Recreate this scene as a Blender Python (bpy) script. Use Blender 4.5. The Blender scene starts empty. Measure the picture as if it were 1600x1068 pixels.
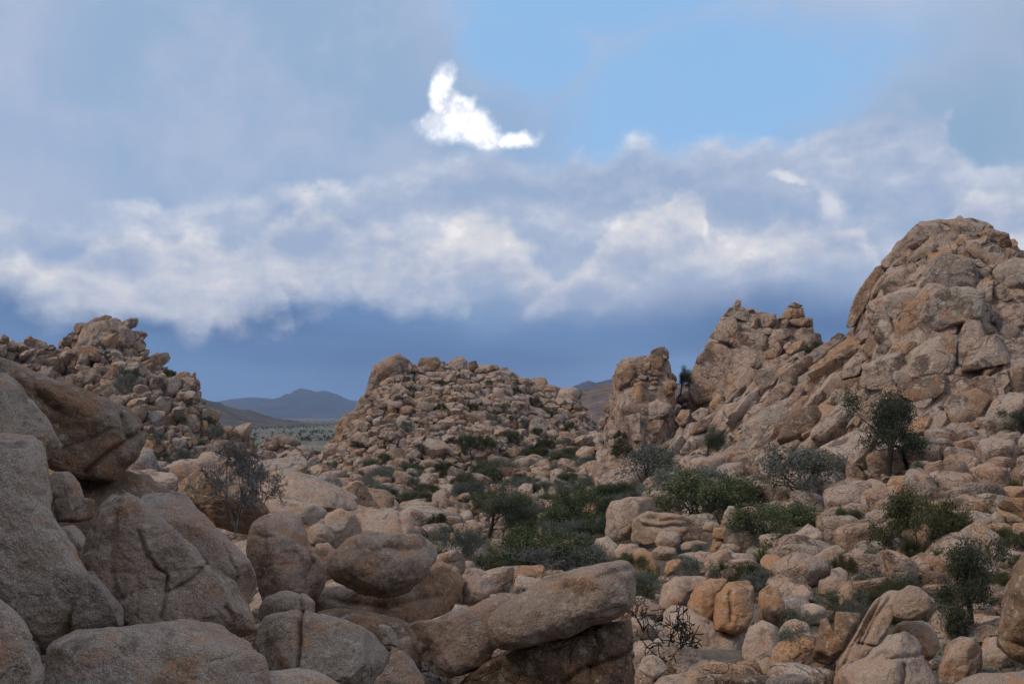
import bpy, math, random
import numpy as np
from mathutils import Vector
from mathutils.bvhtree import BVHTree

SC = bpy.context.scene
COL = SC.collection
rnd = random.Random(7)
RNG = np.random.default_rng(11)
R = math.radians

# ------------------------------------------------------------------ camera
F_PX, W_PX, H_PX, HORIZON = 1570.0, 1600.0, 1068.0, 650.0
PITCH = math.atan((HORIZON - H_PX / 2) / F_PX)
cam_d = bpy.data.cameras.new('camera')
cam_d.sensor_width = 36.0
cam_d.lens = F_PX / W_PX * 36.0
cam_d.clip_start, cam_d.clip_end = 0.1, 60000
cam = bpy.data.objects.new('camera', cam_d)
cam.rotation_euler = (math.pi / 2 + PITCH, 0, 0)
COL.objects.link(cam)
SC.camera = cam
CP, SP = math.cos(PITCH), math.sin(PITCH)

def ray(px, py):
    """view direction through a pixel of the 1600 x 1068 photograph (camera at the origin, looking +Y)"""
    u, v = (px - W_PX / 2) / F_PX, (H_PX / 2 - py) / F_PX
    return np.array([u, CP - v * SP, SP + v * CP])

def at(px, py, D):
    d = ray(px, py)
    return d * (D / d[1])

def pix(P):
    P = np.asarray(P, float)
    f = P[..., 1] * CP + P[..., 2] * SP
    v = -P[..., 1] * SP + P[..., 2] * CP
    return W_PX / 2 + F_PX * P[..., 0] / f, H_PX / 2 - F_PX * v / f

# ------------------------------------------------------------------ render settings
SC.view_settings.view_transform = 'Standard'
SC.view_settings.look = 'None'
SC.view_settings.exposure = 0.10
SC.view_settings.gamma = 1.0
SC.render.engine = 'CYCLES'
SC.cycles.use_denoising = True
SC.cycles.max_bounces = 5
SC.cycles.diffuse_bounces = 2
SC.cycles.glossy_bounces = 1
SC.cycles.transmission_bounces = 2
SC.cycles.volume_bounces = 1
SC.cycles.caustics_reflective = SC.cycles.caustics_refractive = False

# ------------------------------------------------------------------ sun (behind cloud: wide and weak)
SUN_AZ, SUN_EL = R(-112), R(46)          # azimuth from +Y towards +X
sun_dir = Vector((math.sin(SUN_AZ) * math.cos(SUN_EL), math.cos(SUN_AZ) * math.cos(SUN_EL), math.sin(SUN_EL)))
sd = bpy.data.lights.new('sun', 'SUN')
sd.energy = 1.5
sd.angle = R(11)
sd.color = (1.0, 0.86, 0.70)
sun = bpy.data.objects.new('sun', sd)
sun.rotation_euler = sun_dir.to_track_quat('Z', 'Y').to_euler()
COL.objects.link(sun)

# ------------------------------------------------------------------ node helper
class NT:
    def __init__(self, tree):
        self.t, self.n, self.l = tree, tree.nodes, tree.links
        self.n.clear()
    def new(self, kind, **kw):
        nd = self.n.new(kind)
        for k, v in kw.items():
            setattr(nd, k, v)
        return nd
    def put(self, sock, v):
        if v is None:
            return
        if isinstance(v, bpy.types.NodeSocket):
            self.l.new(v, sock)
        else:
            sock.default_value = v
    def m(self, op, a, b=None, c=None, clamp=False):
        nd = self.new('ShaderNodeMath', operation=op, use_clamp=clamp)
        for i, v in enumerate((a, b, c)):
            self.put(nd.inputs[i], v)
        return nd.outputs[0]
    def v(self, op, a, b=None, scale=None):
        nd = self.new('ShaderNodeVectorMath', operation=op)
        self.put(nd.inputs[0], a)
        if b is not None: self.put(nd.inputs[1], b)
        if scale is not None: self.put(nd.inputs['Scale'], scale)
        return nd.outputs[1] if op in ('LENGTH', 'DOT_PRODUCT', 'DISTANCE') else nd.outputs[0]
    def noise(self, vec, scale, detail=4, rough=0.55, dist=0.0, out='Fac', lac=2.0):
        nd = self.new('ShaderNodeTexNoise')
        self.put(nd.inputs['Vector'], vec)
        nd.inputs['Scale'].default_value = scale
        nd.inputs['Detail'].default_value = detail
        nd.inputs['Roughness'].default_value = rough
        nd.inputs['Lacunarity'].default_value = lac
        nd.inputs['Distortion'].default_value = dist
        return nd.outputs[out]
    def voro(self, vec, scale, feature='DISTANCE_TO_EDGE', out='Distance'):
        nd = self.new('ShaderNodeTexVoronoi', feature=feature)
        self.put(nd.inputs['Vector'], vec)
        nd.inputs['Scale'].default_value = scale
        return nd.outputs[out]
    def ss(self, x, lo, hi, a=0.0, b=1.0, kind='SMOOTHSTEP'):
        nd = self.new('ShaderNodeMapRange', interpolation_type=kind)
        self.put(nd.inputs[0], x)
        for i, q in enumerate((lo, hi, a, b)):
            self.put(nd.inputs[i + 1], q)
        return nd.outputs[0]
    def mix(self, f, a, b, kind='MIX'):
        nd = self.new('ShaderNodeMix', data_type='RGBA', blend_type=kind)
        self.put(nd.inputs[0], f)
        for i, q in ((6, a), (7, b)):
            if isinstance(q, tuple) and len(q) == 3: q = (*q, 1.0)
            self.put(nd.inputs[i], q)
        return nd.outputs[2]
    def ramp(self, x, stops):
        nd = self.new('ShaderNodeValToRGB')
        self.put(nd.inputs[0], x)
        e = nd.color_ramp.elements
        while len(e) < len(stops): e.new(0.5)
        for k, (p, c) in zip(e, stops):
            k.position = p
            k.color = (*c, 1)
        return nd.outputs[0]
    def comb(self, x, y, z):
        nd = self.new('ShaderNodeCombineXYZ')
        for i, q in enumerate((x, y, z)): self.put(nd.inputs[i], q)
        return nd.outputs[0]

def lin(r, g, b):
    f = lambda c: (c / 255 / 12.92) if c <= 10 else ((c / 255 + 0.055) / 1.055) ** 2.4
    return (f(r), f(g), f(b))

# ------------------------------------------------------------------ world: Nishita sky with cloud layers in azimuth / elevation
world = bpy.data.worlds.new('World')
SC.world = world
world.use_nodes = True
SKY_STRENGTH = 0.1
def build_sky():
    T = NT(world.node_tree)
    out = T.new('ShaderNodeOutputWorld')
    bg = T.new('ShaderNodeBackground')
    bg.inputs['Strength'].default_value = SKY_STRENGTH
    sky = T.new('ShaderNodeTexSky', sky_type='NISHITA', sun_disc=False)
    sky.sun_elevation, sky.sun_rotation = SUN_EL, SUN_AZ
    sky.altitude = 1300
    sky.air_density, sky.dust_density, sky.ozone_density = 1.0, 0.6, 1.5
    tc = T.new('ShaderNodeTexCoord')
    sep = T.new('ShaderNodeSeparateXYZ')
    T.put(sep.inputs[0], T.v('NORMALIZE', tc.outputs['Generated']))
    x, y, z = sep.outputs
    az = T.m('ARCTAN2', x, y)
    el = T.m('ARCSINE', z)
    P0 = T.comb(az, el, 0.0)
    def ae(px, py):
        d = ray(px, py); d = d / np.linalg.norm(d)
        return math.atan2(d[0], d[1]), math.asin(d[2])
    nz = tc.outputs['Generated']                                   # 3-D direction: no seam behind the camera
    w1 = T.v('SUBTRACT', T.noise(nz, 7.0, 5, 0.55, out='Color'), (0.5, 0.5, 0.5))
    w2 = T.v('SUBTRACT', T.noise(nz, 20.0, 6, 0.52, out='Color'), (0.5, 0.5, 0.5))
    Pw = T.v('ADD', P0, T.v('ADD', T.v('SCALE', w1, scale=0.055), T.v('SCALE', w2, scale=0.062)))
    Pg = T.v('ADD', P0, T.v('ADD', T.v('SCALE', w1, scale=0.03), T.v('SCALE', w2, scale=0.07)))
    Ps = T.v('ADD', P0, T.v('SCALE', w1, scale=0.16))
    def blob(P, px, py, rx, ry, ang=0.0, k=1.0):
        a, e = ae(px, py)
        mp = T.new('ShaderNodeMapping', vector_type='TEXTURE')
        T.put(mp.inputs['Vector'], P)
        mp.inputs['Location'].default_value = (a, e, 0)
        mp.inputs['Rotation'].default_value = (0, 0, R(ang))
        mp.inputs['Scale'].default_value = (rx / F_PX, ry / F_PX, 1)
        fl = T.v('MULTIPLY', mp.outputs[0], (1, 1, 0))
        return T.m('MULTIPLY', T.ss(T.v('LENGTH', fl), 1.35, 0.0), k)
    def union(P, lst):
        s = None
        for b in lst:
            q = blob(P, *b)
            s = q if s is None else T.m('MAXIMUM', s, q)
        return s
    col = T.mix(0.72, sky.outputs[0], tuple(c / SKY_STRENGTH for c in lin(156, 202, 247)))
    E = lambda r, g, b: tuple(c / SKY_STRENGTH for c in lin(r, g, b))
    # high grey veil: covers the sky except a clear window
    soft = T.noise(nz, 2.6, 5, 0.5)
    window = union(Ps, [(1150, 140, 390, 190, 8), (1000, -60, 420, 160), (830, 60, 140, 130)])
    veil = T.ss(T.m('SUBTRACT', T.m('ADD', soft, 0.42), T.m('MULTIPLY', window, 0.75)), 0.30, 0.78)
    vcol = T.mix(T.ss(T.noise(T.v('ADD', nz, (0.3, 0, 0.6)), 3.0, 5, 0.5), 0.36, 0.66), E(148, 172, 203), E(184, 190, 211))
    vcol = T.mix(T.ss(T.noise(T.v('ADD', nz, (3, 1, 7)), 9.0, 6, 0.6), 0.42, 0.70, 0, 0.5), vcol, E(188, 195, 214))
    col = T.mix(T.m('MULTIPLY', veil, 0.93), col, vcol)
    grey_r = union(Ps, [(1560, 200, 150, 130, 20), (1640, 60, 200, 100)])
    col = T.mix(T.m('MULTIPLY', grey_r, 0.55), col, E(132, 166, 196))
    # dark blue storm band over the horizon
    e0 = lambda py: ae(800, py)[1]
    se = T.m('ADD', el, T.m('MULTIPLY', T.m('SUBTRACT', T.noise(nz, 5.0, 5, 0.55), 0.5), 0.10))
    low = T.ss(se, e0(405), e0(520))
    lowc = T.mix(T.ss(T.noise(T.v('MULTIPLY', nz, (1, 1, 5)), 3.0, 4, 0.5), 0.35, 0.7), E(77, 109, 155), E(98, 133, 178))
    col = T.mix(T.m('MULTIPLY', low, 0.95), col, lowc)
    pale = T.m('MULTIPLY', T.ss(se, e0(525), e0(610)), T.ss(az, ae(700, 570)[0], ae(1150, 570)[0]))
    col = T.mix(T.m('MULTIPLY', pale, 0.6), col, E(142, 172, 208))
    # cumulus bank: its upper and lower edge by azimuth
    AZ0 = 0.75
    def curve(pts, P):
        """elevation of an edge against azimuth"""
        fc = T.new('ShaderNodeFloatCurve')
        sp_ = T.new('ShaderNodeSeparateXYZ'); T.put(sp_.inputs[0], P)
        T.put(fc.inputs['Value'], T.ss(sp_.outputs[0], -AZ0, AZ0, 0, 1, 'LINEAR'))
        cv = fc.mapping.curves[0].points
        q = [((ae(px, py)[0] + AZ0) / (2 * AZ0), ae(px, py)[1] * 2) for px, py in pts]
        cv[0].location = (0, q[0][1]); cv[1].location = (1, q[-1][1])
        for x_, y_ in q: cv.new(x_, y_)
        fc.mapping.update()
        return T.m('SUBTRACT', sp_.outputs[1], T.m('MULTIPLY', fc.outputs[0], 0.5))
    px1 = 1 / F_PX
    nzs = T.v('MULTIPLY', nz, (1, 1, 1.6))
    nb = T.noise(nzs, 12.0, 7, 0.58)
    nb5 = T.m('MULTIPLY', T.m('SUBTRACT', nb, 0.5), 1.7)
    n9 = T.noise(T.v('ADD', nzs, (5, 2, 9)), 8.0, 7, 0.58)
    n10 = T.noise(T.v('ADD', nzs, (5.008, 2, 9.030)), 8.0, 7, 0.58)            # the same cloud a little higher: lit tops, grey undersides
    bil = T.m('ADD', T.m('MULTIPLY', T.m('SUBTRACT', n9, n10), 2.3), T.m('MULTIPLY', T.m('SUBTRACT', n9, 0.5), 0.9))
    def band(col, top, bot, soft_t, soft_b, rim_px, rim_k, base, ramp, k=0.95):
        up = curve(top, Pw); dn = curve(bot, Pw)
        mt = T.ss(T.m('ADD', T.m('MULTIPLY', up, -1 / (soft_t * px1)), nb5), -0.35, 0.45)
        mb = T.ss(T.m('ADD', T.m('MULTIPLY', dn, 1 / (soft_b * px1)), nb5), -0.30, 0.60)
        rim = T.ss(up, -rim_px * px1, 8 * px1)
        light = T.m('ADD', T.m('ADD', bil, base), T.m('MULTIPLY', rim, rim_k), clamp=True)
        return T.mix(T.m('MULTIPLY', T.m('MULTIPLY', mt, mb), k), col, T.ramp(light, ramp))
    RAMP1 = [(0.0, E(154, 173, 203)), (0.4, E(176, 188, 210)), (0.75, E(204, 209, 222)), (1.0, E(240, 236, 238))]
    RAMP2 = [(0.0, E(160, 176, 203)), (0.3, E(182, 190, 209)), (0.6, E(208, 210, 219)), (0.85, E(229, 226, 226)), (1.0, E(247, 243, 241))]
    # high lavender bank over the middle and the right
    col = band(col, [(-60, 330), (300, 318), (560, 290), (690, 262), (800, 250), (860, 262), (950, 246), (1050, 243), (1130, 232), (1210, 218), (1240, 236), (1330, 206), (1440, 184), (1500, 235), (1560, 265), (1640, 275)],
               [(-60, 420), (400, 420), (800, 450), (1000, 440), (1200, 430), (1350, 450), (1450, 470), (1640, 460)], 50, 60, 45, 0.36, 0.30, RAMP1, 0.97)
    # cumulus at the left, then at the right
    col = band(col, [(-60, 402), (0, 400), (100, 396), (150, 375), (185, 360), (225, 382), (300, 356), (350, 386), (420, 358), (470, 322), (510, 305), (555, 345), (640, 362), (720, 346), (790, 352), (830, 380), (880, 430), (940, 490), (1640, 500)],
               [(-60, 450), (0, 462), (80, 500), (200, 512), (440, 508), (462, 482), (540, 472), (640, 476), (790, 490), (850, 470), (930, 450), (1640, 440)], 44, 75, 60, 0.32, 0.40, RAMP2, 0.9)
    col = band(col, [(-60, 520), (780, 520), (815, 480), (850, 426), (920, 404), (958, 366), (990, 330), (1035, 330), (1072, 298), (1105, 325), (1140, 380), (1200, 365), (1260, 350), (1330, 352), (1385, 392), (1430, 440), (1480, 330), (1530, 306), (1640, 300)],
               [(-60, 440), (780, 440), (815, 486), (900, 474), (1000, 470), (1100, 460), (1200, 446), (1300, 432), (1400, 405), (1450, 410), (1520, 440), (1640, 450)], 38, 70, 50, 0.38, 0.38, RAMP2, 0.9)
    hk = union(Pw, [(1300, 318, 34, 26, -45), (1235, 288, 36, 12, -12)])
    col = T.mix(T.m('MULTIPLY', T.ss(T.m('ADD', hk, T.m('MULTIPLY', T.m('SUBTRACT', n9, 0.5), T.m('MULTIPLY', hk, 2.0))), 0.0, 1.1), 0.6), col, E(244, 240, 239))
    gap = union(Pg, [(724, 216, 74, 36, -6), (704, 166, 24, 64, 12), (800, 214, 46, 18, 6), (690, 196, 28, 40)])
    gn = T.m('ADD', gap, T.m('MULTIPLY', T.m('SUBTRACT', T.noise(nz, 34.0, 7, 0.64), 0.50), 1.1))
    gn = T.m('MULTIPLY', gn, T.ss(gap, 0.0, 0.12))
    col = T.mix(T.ss(gap, 0.0, 0.8, 0, 0.6), col, E(214, 221, 236))
    col = T.mix(T.ss(gn, 0.0, 0.95), col, T.mix(T.ss(T.noise(T.v('ADD', nz, (3, 3, 3)), 40.0, 6, 0.6), 0.40, 0.56), E(226, 231, 242), tuple(1.2 / SKY_STRENGTH for _ in range(3))))
    T.put(bg.inputs['Color'], col)
    T.l.new(bg.outputs[0], out.inputs[0])
build_sky()
try:
    world.cycles.sampling_method = 'NONE'

except Exception:
    pass

# ------------------------------------------------------------------ numpy noise
def _hash(i, j, k, s):
    h = (i.astype(np.int64) * 374761393 + j.astype(np.int64) * 668265263 + k.astype(np.int64) * 2147483647 + s * 1274126177) & 0xFFFFFFFF
    h = ((h ^ (h >> 13)) * 1274126177) & 0xFFFFFFFF
    h = ((h ^ (h >> 16)) * 2246822519) & 0xFFFFFFFF
    return ((h ^ (h >> 15)) & 0xFFFFFF) / float(0xFFFFFF)

def vnoise(P, s=0):
    """smooth value noise in -1..1"""
    I = np.floor(P); f = P - I; u = f * f * f * (f * (f * 6 - 15) + 10)
    I = I.astype(np.int64); r = 0
    for a in (0, 1):
        wx = u[:, 0] if a else 1 - u[:, 0]
        for b in (0, 1):
            wy = u[:, 1] if b else 1 - u[:, 1]
            for c in (0, 1):
                wz = u[:, 2] if c else 1 - u[:, 2]
                r = r + wx * wy * wz * _hash(I[:, 0] + a, I[:, 1] + b, I[:, 2] + c, s)
    return r * 2 - 1

def fbm(P, octs=4, s=0, gain=0.5):
    r, a = 0, 1.0
    for o in range(octs):
        r = r + a * vnoise(P * 2.03 ** o + o * 17.3, s + o)
        a *= gain
    return r

# ------------------------------------------------------------------ mesh helpers
_ico = {}
def ico(n):
    if n in _ico: return _ico[n]
    if n == 0:
        t = (1 + 5 ** 0.5) / 2
        V = np.array([(-1, t, 0), (1, t, 0), (-1, -t, 0), (1, -t, 0), (0, -1, t), (0, 1, t), (0, -1, -t), (0, 1, -t), (t, 0, -1), (t, 0, 1), (-t, 0, -1), (-t, 0, 1)], float)
        V /= np.linalg.norm(V[0])
        Fc = np.array([(0, 11, 5), (0, 5, 1), (0, 1, 7), (0, 7, 10), (0, 10, 11), (1, 5, 9), (5, 11, 4), (11, 10, 2), (10, 7, 6), (7, 1, 8), (3, 9, 4), (3, 4, 2), (3, 2, 6), (3, 6, 8), (3, 8, 9), (4, 9, 5), (2, 4, 11), (6, 2, 10), (8, 6, 7), (9, 8, 1)])
    else:
        V0, F0 = ico(n - 1)
        E = np.sort(np.concatenate([F0[:, [0, 1]], F0[:, [1, 2]], F0[:, [2, 0]]]), axis=1)
        U, inv = np.unique(E, axis=0, return_inverse=True)
        inv = inv.reshape(-1)
        M = V0[U[:, 0]] + V0[U[:, 1]]
        M /= np.linalg.norm(M, axis=1)[:, None]
        V = np.concatenate([V0, M])
        k = len(F0); b = len(V0)
        ab, bc, ca = inv[:k] + b, inv[k:2 * k] + b, inv[2 * k:] + b
        Fc = np.concatenate([np.stack([F0[:, 0], ab, ca], 1), np.stack([F0[:, 1], bc, ab], 1), np.stack([F0[:, 2], ca, bc], 1), np.stack([ab, bc, ca], 1)])
    _ico[n] = (V, Fc)
    return _ico[n]

def mesh_np(name, V, Fc, mat, smooth=True, attr=None, sharp=None):
    """mesh from numpy: V (n,3), Fc (m,3) or (m,4); attr: dict of point floats"""
    me = bpy.data.meshes.new(name)
    k = Fc.shape[1]
    me.vertices.add(len(V)); me.vertices.foreach_set('co', np.ascontiguousarray(V, np.float32).ravel())
    me.loops.add(len(Fc) * k); me.loops.foreach_set('vertex_index', np.ascontiguousarray(Fc, np.int32).ravel())
    me.polygons.add(len(Fc)); me.polygons.foreach_set('loop_start', np.arange(0, len(Fc) * k, k, dtype=np.int32))
    me.polygons.foreach_set('loop_total', np.full(len(Fc), k, np.int32))
    if smooth: me.polygons.foreach_set('use_smooth', np.ones(len(Fc), bool))
    me.update(calc_edges=True)
    if sharp: me.set_sharp_from_angle(angle=R(sharp))
    if attr:
        for a, v in attr.items():
            at_ = me.attributes.new(a, 'FLOAT', 'POINT')
            at_.data.foreach_set('value', np.ascontiguousarray(v, np.float32))
    if mat: me.materials.append(mat)
    return me

def obj(name, me, parent=None, loc=None, label=None, cat=None, group=None, kind=None):
    o = bpy.data.objects.new(name, me)
    COL.objects.link(o)
    if loc is not None: o.location = loc
    if parent is not None: o.parent = parent
    for k, v in (('label', label), ('category', cat), ('group', group), ('kind', kind)):
        if v: o[k] = v
    return o

# ------------------------------------------------------------------ materials
def principled(name, rough=0.9, spec=0.15):
    m = bpy.data.materials.new(name); m.use_nodes = True
    T = NT(m.node_tree)
    o = T.new('ShaderNodeOutputMaterial'); b = T.new('ShaderNodeBsdfPrincipled')
    b.inputs['Roughness'].default_value = rough
    b.inputs['Specular IOR Level'].default_value = spec
    T.l.new(b.outputs[0], o.inputs[0])
    return m, T, b

def rock_mat(name, g=1.0, crack=0.0, streak=0.0, bump=1.0, warm=0.0, patch=1.0):
    """weathered granite: g = size of its marks in metres, crack = joint lines, streak = vertical run marks"""
    m, T, b = principled(name, 0.92, 0.12)
    geo = T.new('ShaderNodeNewGeometry').outputs['Position']
    at_ = T.new('ShaderNodeAttribute', attribute_name='rnd').outputs['Fac']
    P = T.v('ADD', geo, T.comb(T.m('MULTIPLY', at_, 37.0), T.m('MULTIPLY', at_, 91.0), 0.0))
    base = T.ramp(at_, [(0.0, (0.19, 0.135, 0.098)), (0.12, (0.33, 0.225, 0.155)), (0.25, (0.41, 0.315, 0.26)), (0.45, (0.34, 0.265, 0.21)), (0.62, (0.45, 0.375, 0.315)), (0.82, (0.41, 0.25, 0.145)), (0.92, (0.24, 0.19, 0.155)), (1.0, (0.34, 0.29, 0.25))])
    s = 1.0 / g
    n0 = T.noise(T.v('ADD', P, (31, 7, 19)), 0.30 * s, 3, 0.5, 0.5)
    n1 = T.noise(P, 0.8 * s, 4, 0.6, 0.5)
    n2 = T.noise(T.v('ADD', P, (11, 5, 3)), 0.95 * s, 6, 0.68, 0.8)
    n3 = T.noise(T.v('ADD', P, (2, 25, 13)), 2.6 * s, 5, 0.68)
    c = T.mix(T.ss(n0, 0.50, 0.66, 0, 0.6), base, (0.40, 0.36, 0.315))               # bleached grey-pink areas
    c = T.mix(T.ss(n1, 0.51, 0.67, 0, 0.65), c, (0.42, 0.24, 0.135))                 # iron stain
    c = T.mix(T.ss(n2, 0.515, 0.60 + 0.10 * (1 - patch), 0, 0.78 * patch), c, (0.115, 0.088, 0.072))               # desert varnish
    c = T.mix(T.ss(n3, 0.55, 0.62, 0, 0.6), c, (0.46, 0.425, 0.375))                 # pale lichen and scoured crystal
    n4 = T.noise(T.v('ADD', P, (7, 7, 40)), 3.6 * s, 5, 0.72)
    c = T.mix(T.ss(n4, 0.60, 0.65, 0, 0.65 * patch), c, (0.11, 0.10, 0.09))                  # dark lichen spots
    cl = T.m('ABSOLUTE', T.m('SUBTRACT', T.noise(T.v('ADD', P, (51, 3, 8)), 0.55 * s, 2, 0.5, 0.25), 0.5))
    hair = T.m('MULTIPLY', T.ss(cl, 0.006, 0.001), T.ss(n3, 0.44, 0.56, 0, max(0.0, 2 * patch - 1)))               # hairline cracks
    c = T.mix(T.m('MULTIPLY', hair, 0.55), c, (0.06, 0.048, 0.04))
    if streak:
        st = T.noise(T.v('MULTIPLY', P, (1, 1, 0.10)), 2.4 * s, 5, 0.6)
        c = T.mix(T.ss(st, 0.50, 0.68, 0, 0.55 * streak), c, (0.17, 0.135, 0.115))
    gr = T.noise(P, 26.0 * s, 3, 0.75)
    sp = T.noise(T.v('ADD', P, (4, 9, 1)), 60.0 * s, 2, 0.7)
    k = T.m('MULTIPLY', T.ss(gr, 0.25, 0.75, 0.45, 1.55, 'LINEAR'), T.ss(sp, 0.28, 0.72, 0.5, 1.5, 'LINEAR'))
    c = T.mix(1.0, c, T.comb(T.m('MULTIPLY', k, 1 + warm), k, T.m('MULTIPLY', k, 1 - warm)), 'MULTIPLY')
    h = T.m('ADD', T.m('MULTIPLY', T.noise(P, 1.6 * s, 5, 0.62), 0.30 * g), T.m('MULTIPLY', T.noise(P, 9.0 * s, 4, 0.68), 0.09 * g))
    h = T.m('ADD', h, T.m('MULTIPLY', gr, 0.034 * g))
    h = T.m('SUBTRACT', h, T.m('MULTIPLY', hair, 0.08 * g))
    h = T.m('ADD', h, T.m('MULTIPLY', sp, 0.010 * g))
    pit = T.ss(T.voro(P, 3.1 * s, 'F1'), 0.05, 0.16)
    h = T.m('ADD', h, T.m('MULTIPLY', pit, 0.018 * g))
    if streak:
        h = T.m('ADD', h, T.m('MULTIPLY', st, 0.22 * g * streak))
    if crack:
        Q = T.v('ADD', P, T.v('SCALE', T.noise(P, 0.8 * s, 4, 0.6, out='Color'), scale=1.3 * g))
        v1 = T.ss(T.voro(Q, 0.33 * s), 0.0, 0.022)
        v2 = T.ss(T.voro(T.v('MULTIPLY', Q, (1, 1, 1.6)), 0.85 * s), 0.0, 0.03, 0.45, 1.0)
        v = T.m('MULTIPLY', v1, v2)
        h = T.m('ADD', h, T.m('MULTIPLY', v, 0.22 * g * crack))
        c = T.mix(T.m('MULTIPLY', T.m('SUBTRACT', 1.0, v), 0.55 * min(1, crack)), c, (0.10, 0.075, 0.06))
    bp = T.new('ShaderNodeBump')
    bp.inputs['Strength'].default_value = 0.85
    bp.inputs['Distance'].default_value = bump
    T.put(bp.inputs['Height'], h)
    T.put(b.inputs['Base Color'], c)
    T.l.new(bp.outputs[0], b.inputs['Normal'])
    return m

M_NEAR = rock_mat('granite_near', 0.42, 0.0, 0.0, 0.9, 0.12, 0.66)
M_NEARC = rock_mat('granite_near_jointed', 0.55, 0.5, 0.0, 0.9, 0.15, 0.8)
M_MID = rock_mat('granite_mid', 1.3, 0.25, 0.25, 0.9, 0.09)
M_BIG = rock_mat('granite_cliff', 2.4, 0.35, 1.0, 0.9, 0.11)
M_FAR = rock_mat('granite_far', 2.4, 0.0, 0.3, 1.0, 0.07)

def flat_mat(name, stops, scale, rough=0.95, bump=0.0, detail=6):
    m, T, b = principled(name, rough, 0.1)
    geo = T.new('ShaderNodeNewGeometry').outputs['Position']
    n = T.noise(geo, scale, detail, 0.65)
    T.put(b.inputs['Base Color'], T.ramp(n, stops))
    if bump:
        bp = T.new('ShaderNodeBump'); bp.inputs['Distance'].default_value = bump; bp.inputs['Strength'].default_value = 0.8
        T.put(bp.inputs['Height'], n); T.l.new(bp.outputs[0], b.inputs['Normal'])
    return m

def ground_mat():
    m, T, b = principled('desert_sand', 0.95, 0.08)
    geo = T.new('ShaderNodeNewGeometry').outputs['Position']
    sep = T.new('ShaderNodeSeparateXYZ'); T.put(sep.inputs[0], geo)
    far = T.ss(sep.outputs[1], 170, 330)
    n = T.noise(geo, 0.35, 7, 0.65); g = T.noise(geo, 14.0, 5, 0.75); p = T.voro(geo, 5.0, 'F1')
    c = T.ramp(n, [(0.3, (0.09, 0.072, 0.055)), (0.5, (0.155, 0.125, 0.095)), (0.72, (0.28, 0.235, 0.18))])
    k = T.ss(g, 0.25, 0.75, 0.6, 1.35, 'LINEAR')
    c = T.mix(1.0, c, T.comb(k, k, k), 'MULTIPLY')
    # scrub plain
    q = T.v('MULTIPLY', geo, (1, 0.35, 1))
    s = T.noise(q, 0.045, 7, 0.7); s2 = T.noise(q, 0.35, 5, 0.75)
    fc = T.ramp(s, [(0.30, (0.10, 0.10, 0.075)), (0.48, (0.165, 0.155, 0.115)), (0.62, (0.25, 0.21, 0.155)), (0.75, (0.32, 0.245, 0.175))])
    fc = T.mix(T.ss(s2, 0.48, 0.62, 0, 0.65), fc, (0.055, 0.065, 0.045))
    c = T.mix(far, c, fc)
    bp = T.new('ShaderNodeBump'); bp.inputs['Distance'].default_value = 0.12; bp.inputs['Strength'].default_value = 0.8
    T.put(bp.inputs['Height'], T.m('ADD', T.m('MULTIPLY', g, 0.4), T.m('ADD', n, T.m('MULTIPLY', p, 0.4))))
    T.put(b.inputs['Base Color'], c); T.l.new(bp.outputs[0], b.inputs['Normal'])
    return m
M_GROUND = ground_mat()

def leaf_mat(name, dark, mid, pale):
    m = bpy.data.materials.new(name); m.use_nodes = True
    T = NT(m.node_tree)
    o = T.new('ShaderNodeOutputMaterial')
    at_ = T.new('ShaderNodeAttribute', attribute_name='rnd').outputs['Fac']
    oi = T.new('ShaderNodeObjectInfo').outputs['Random']
    c = T.ramp(at_, [(0.0, dark), (0.5, mid), (1.0, pale)])
    k = T.ss(oi, 0, 1, 0.75, 1.25, 'LINEAR')
    c = T.mix(1.0, c, T.comb(k, k, k), 'MULTIPLY')
    d = T.new('ShaderNodeBsdfDiffuse'); t = T.new('ShaderNodeBsdfTranslucent'); mx = T.new('ShaderNodeMixShader')
    mx.inputs[0].default_value = 0.22
    T.put(d.inputs['Color'], c); T.put(t.inputs['Color'], c)
    T.l.new(d.outputs[0], mx.inputs[1]); T.l.new(t.outputs[0], mx.inputs[2]); T.l.new(mx.outputs[0], o.inputs[0])
    return m
L_PINE = leaf_mat('pinyon_needles', (0.050, 0.060, 0.036), (0.095, 0.108, 0.066), (0.170, 0.180, 0.118))
L_GREEN = leaf_mat('oak_leaves', (0.052, 0.062, 0.030), (0.098, 0.112, 0.056), (0.175, 0.185, 0.105))
L_GREY = leaf_mat('sage_leaves', (0.085, 0.092, 0.070), (0.145, 0.155, 0.120), (0.245, 0.250, 0.210))
L_OLIVE = leaf_mat('olive_leaves', (0.050, 0.052, 0.022), (0.095, 0.095, 0.045), (0.165, 0.155, 0.080))
L_YUCCA = leaf_mat('yucca_blades', (0.070, 0.082, 0.025), (0.130, 0.145, 0.045), (0.230, 0.225, 0.090))
L_DRY = leaf_mat('dry_grass_blades', (0.20, 0.165, 0.10), (0.32, 0.27, 0.17), (0.46, 0.40, 0.28))
B_DARK = flat_mat('dark_bark', [(0.3, (0.035, 0.028, 0.023)), (0.7, (0.09, 0.072, 0.058))], 6.0, bump=0.02)
B_GREY = flat_mat('weathered_grey_twigs', [(0.3, (0.07, 0.062, 0.057)), (0.7, (0.24, 0.225, 0.21))], 5.0)
B_CHAR = flat_mat('charred_wood', [(0.3, (0.012, 0.011, 0.011)), (0.7, (0.045, 0.04, 0.038))], 5.0)
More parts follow.
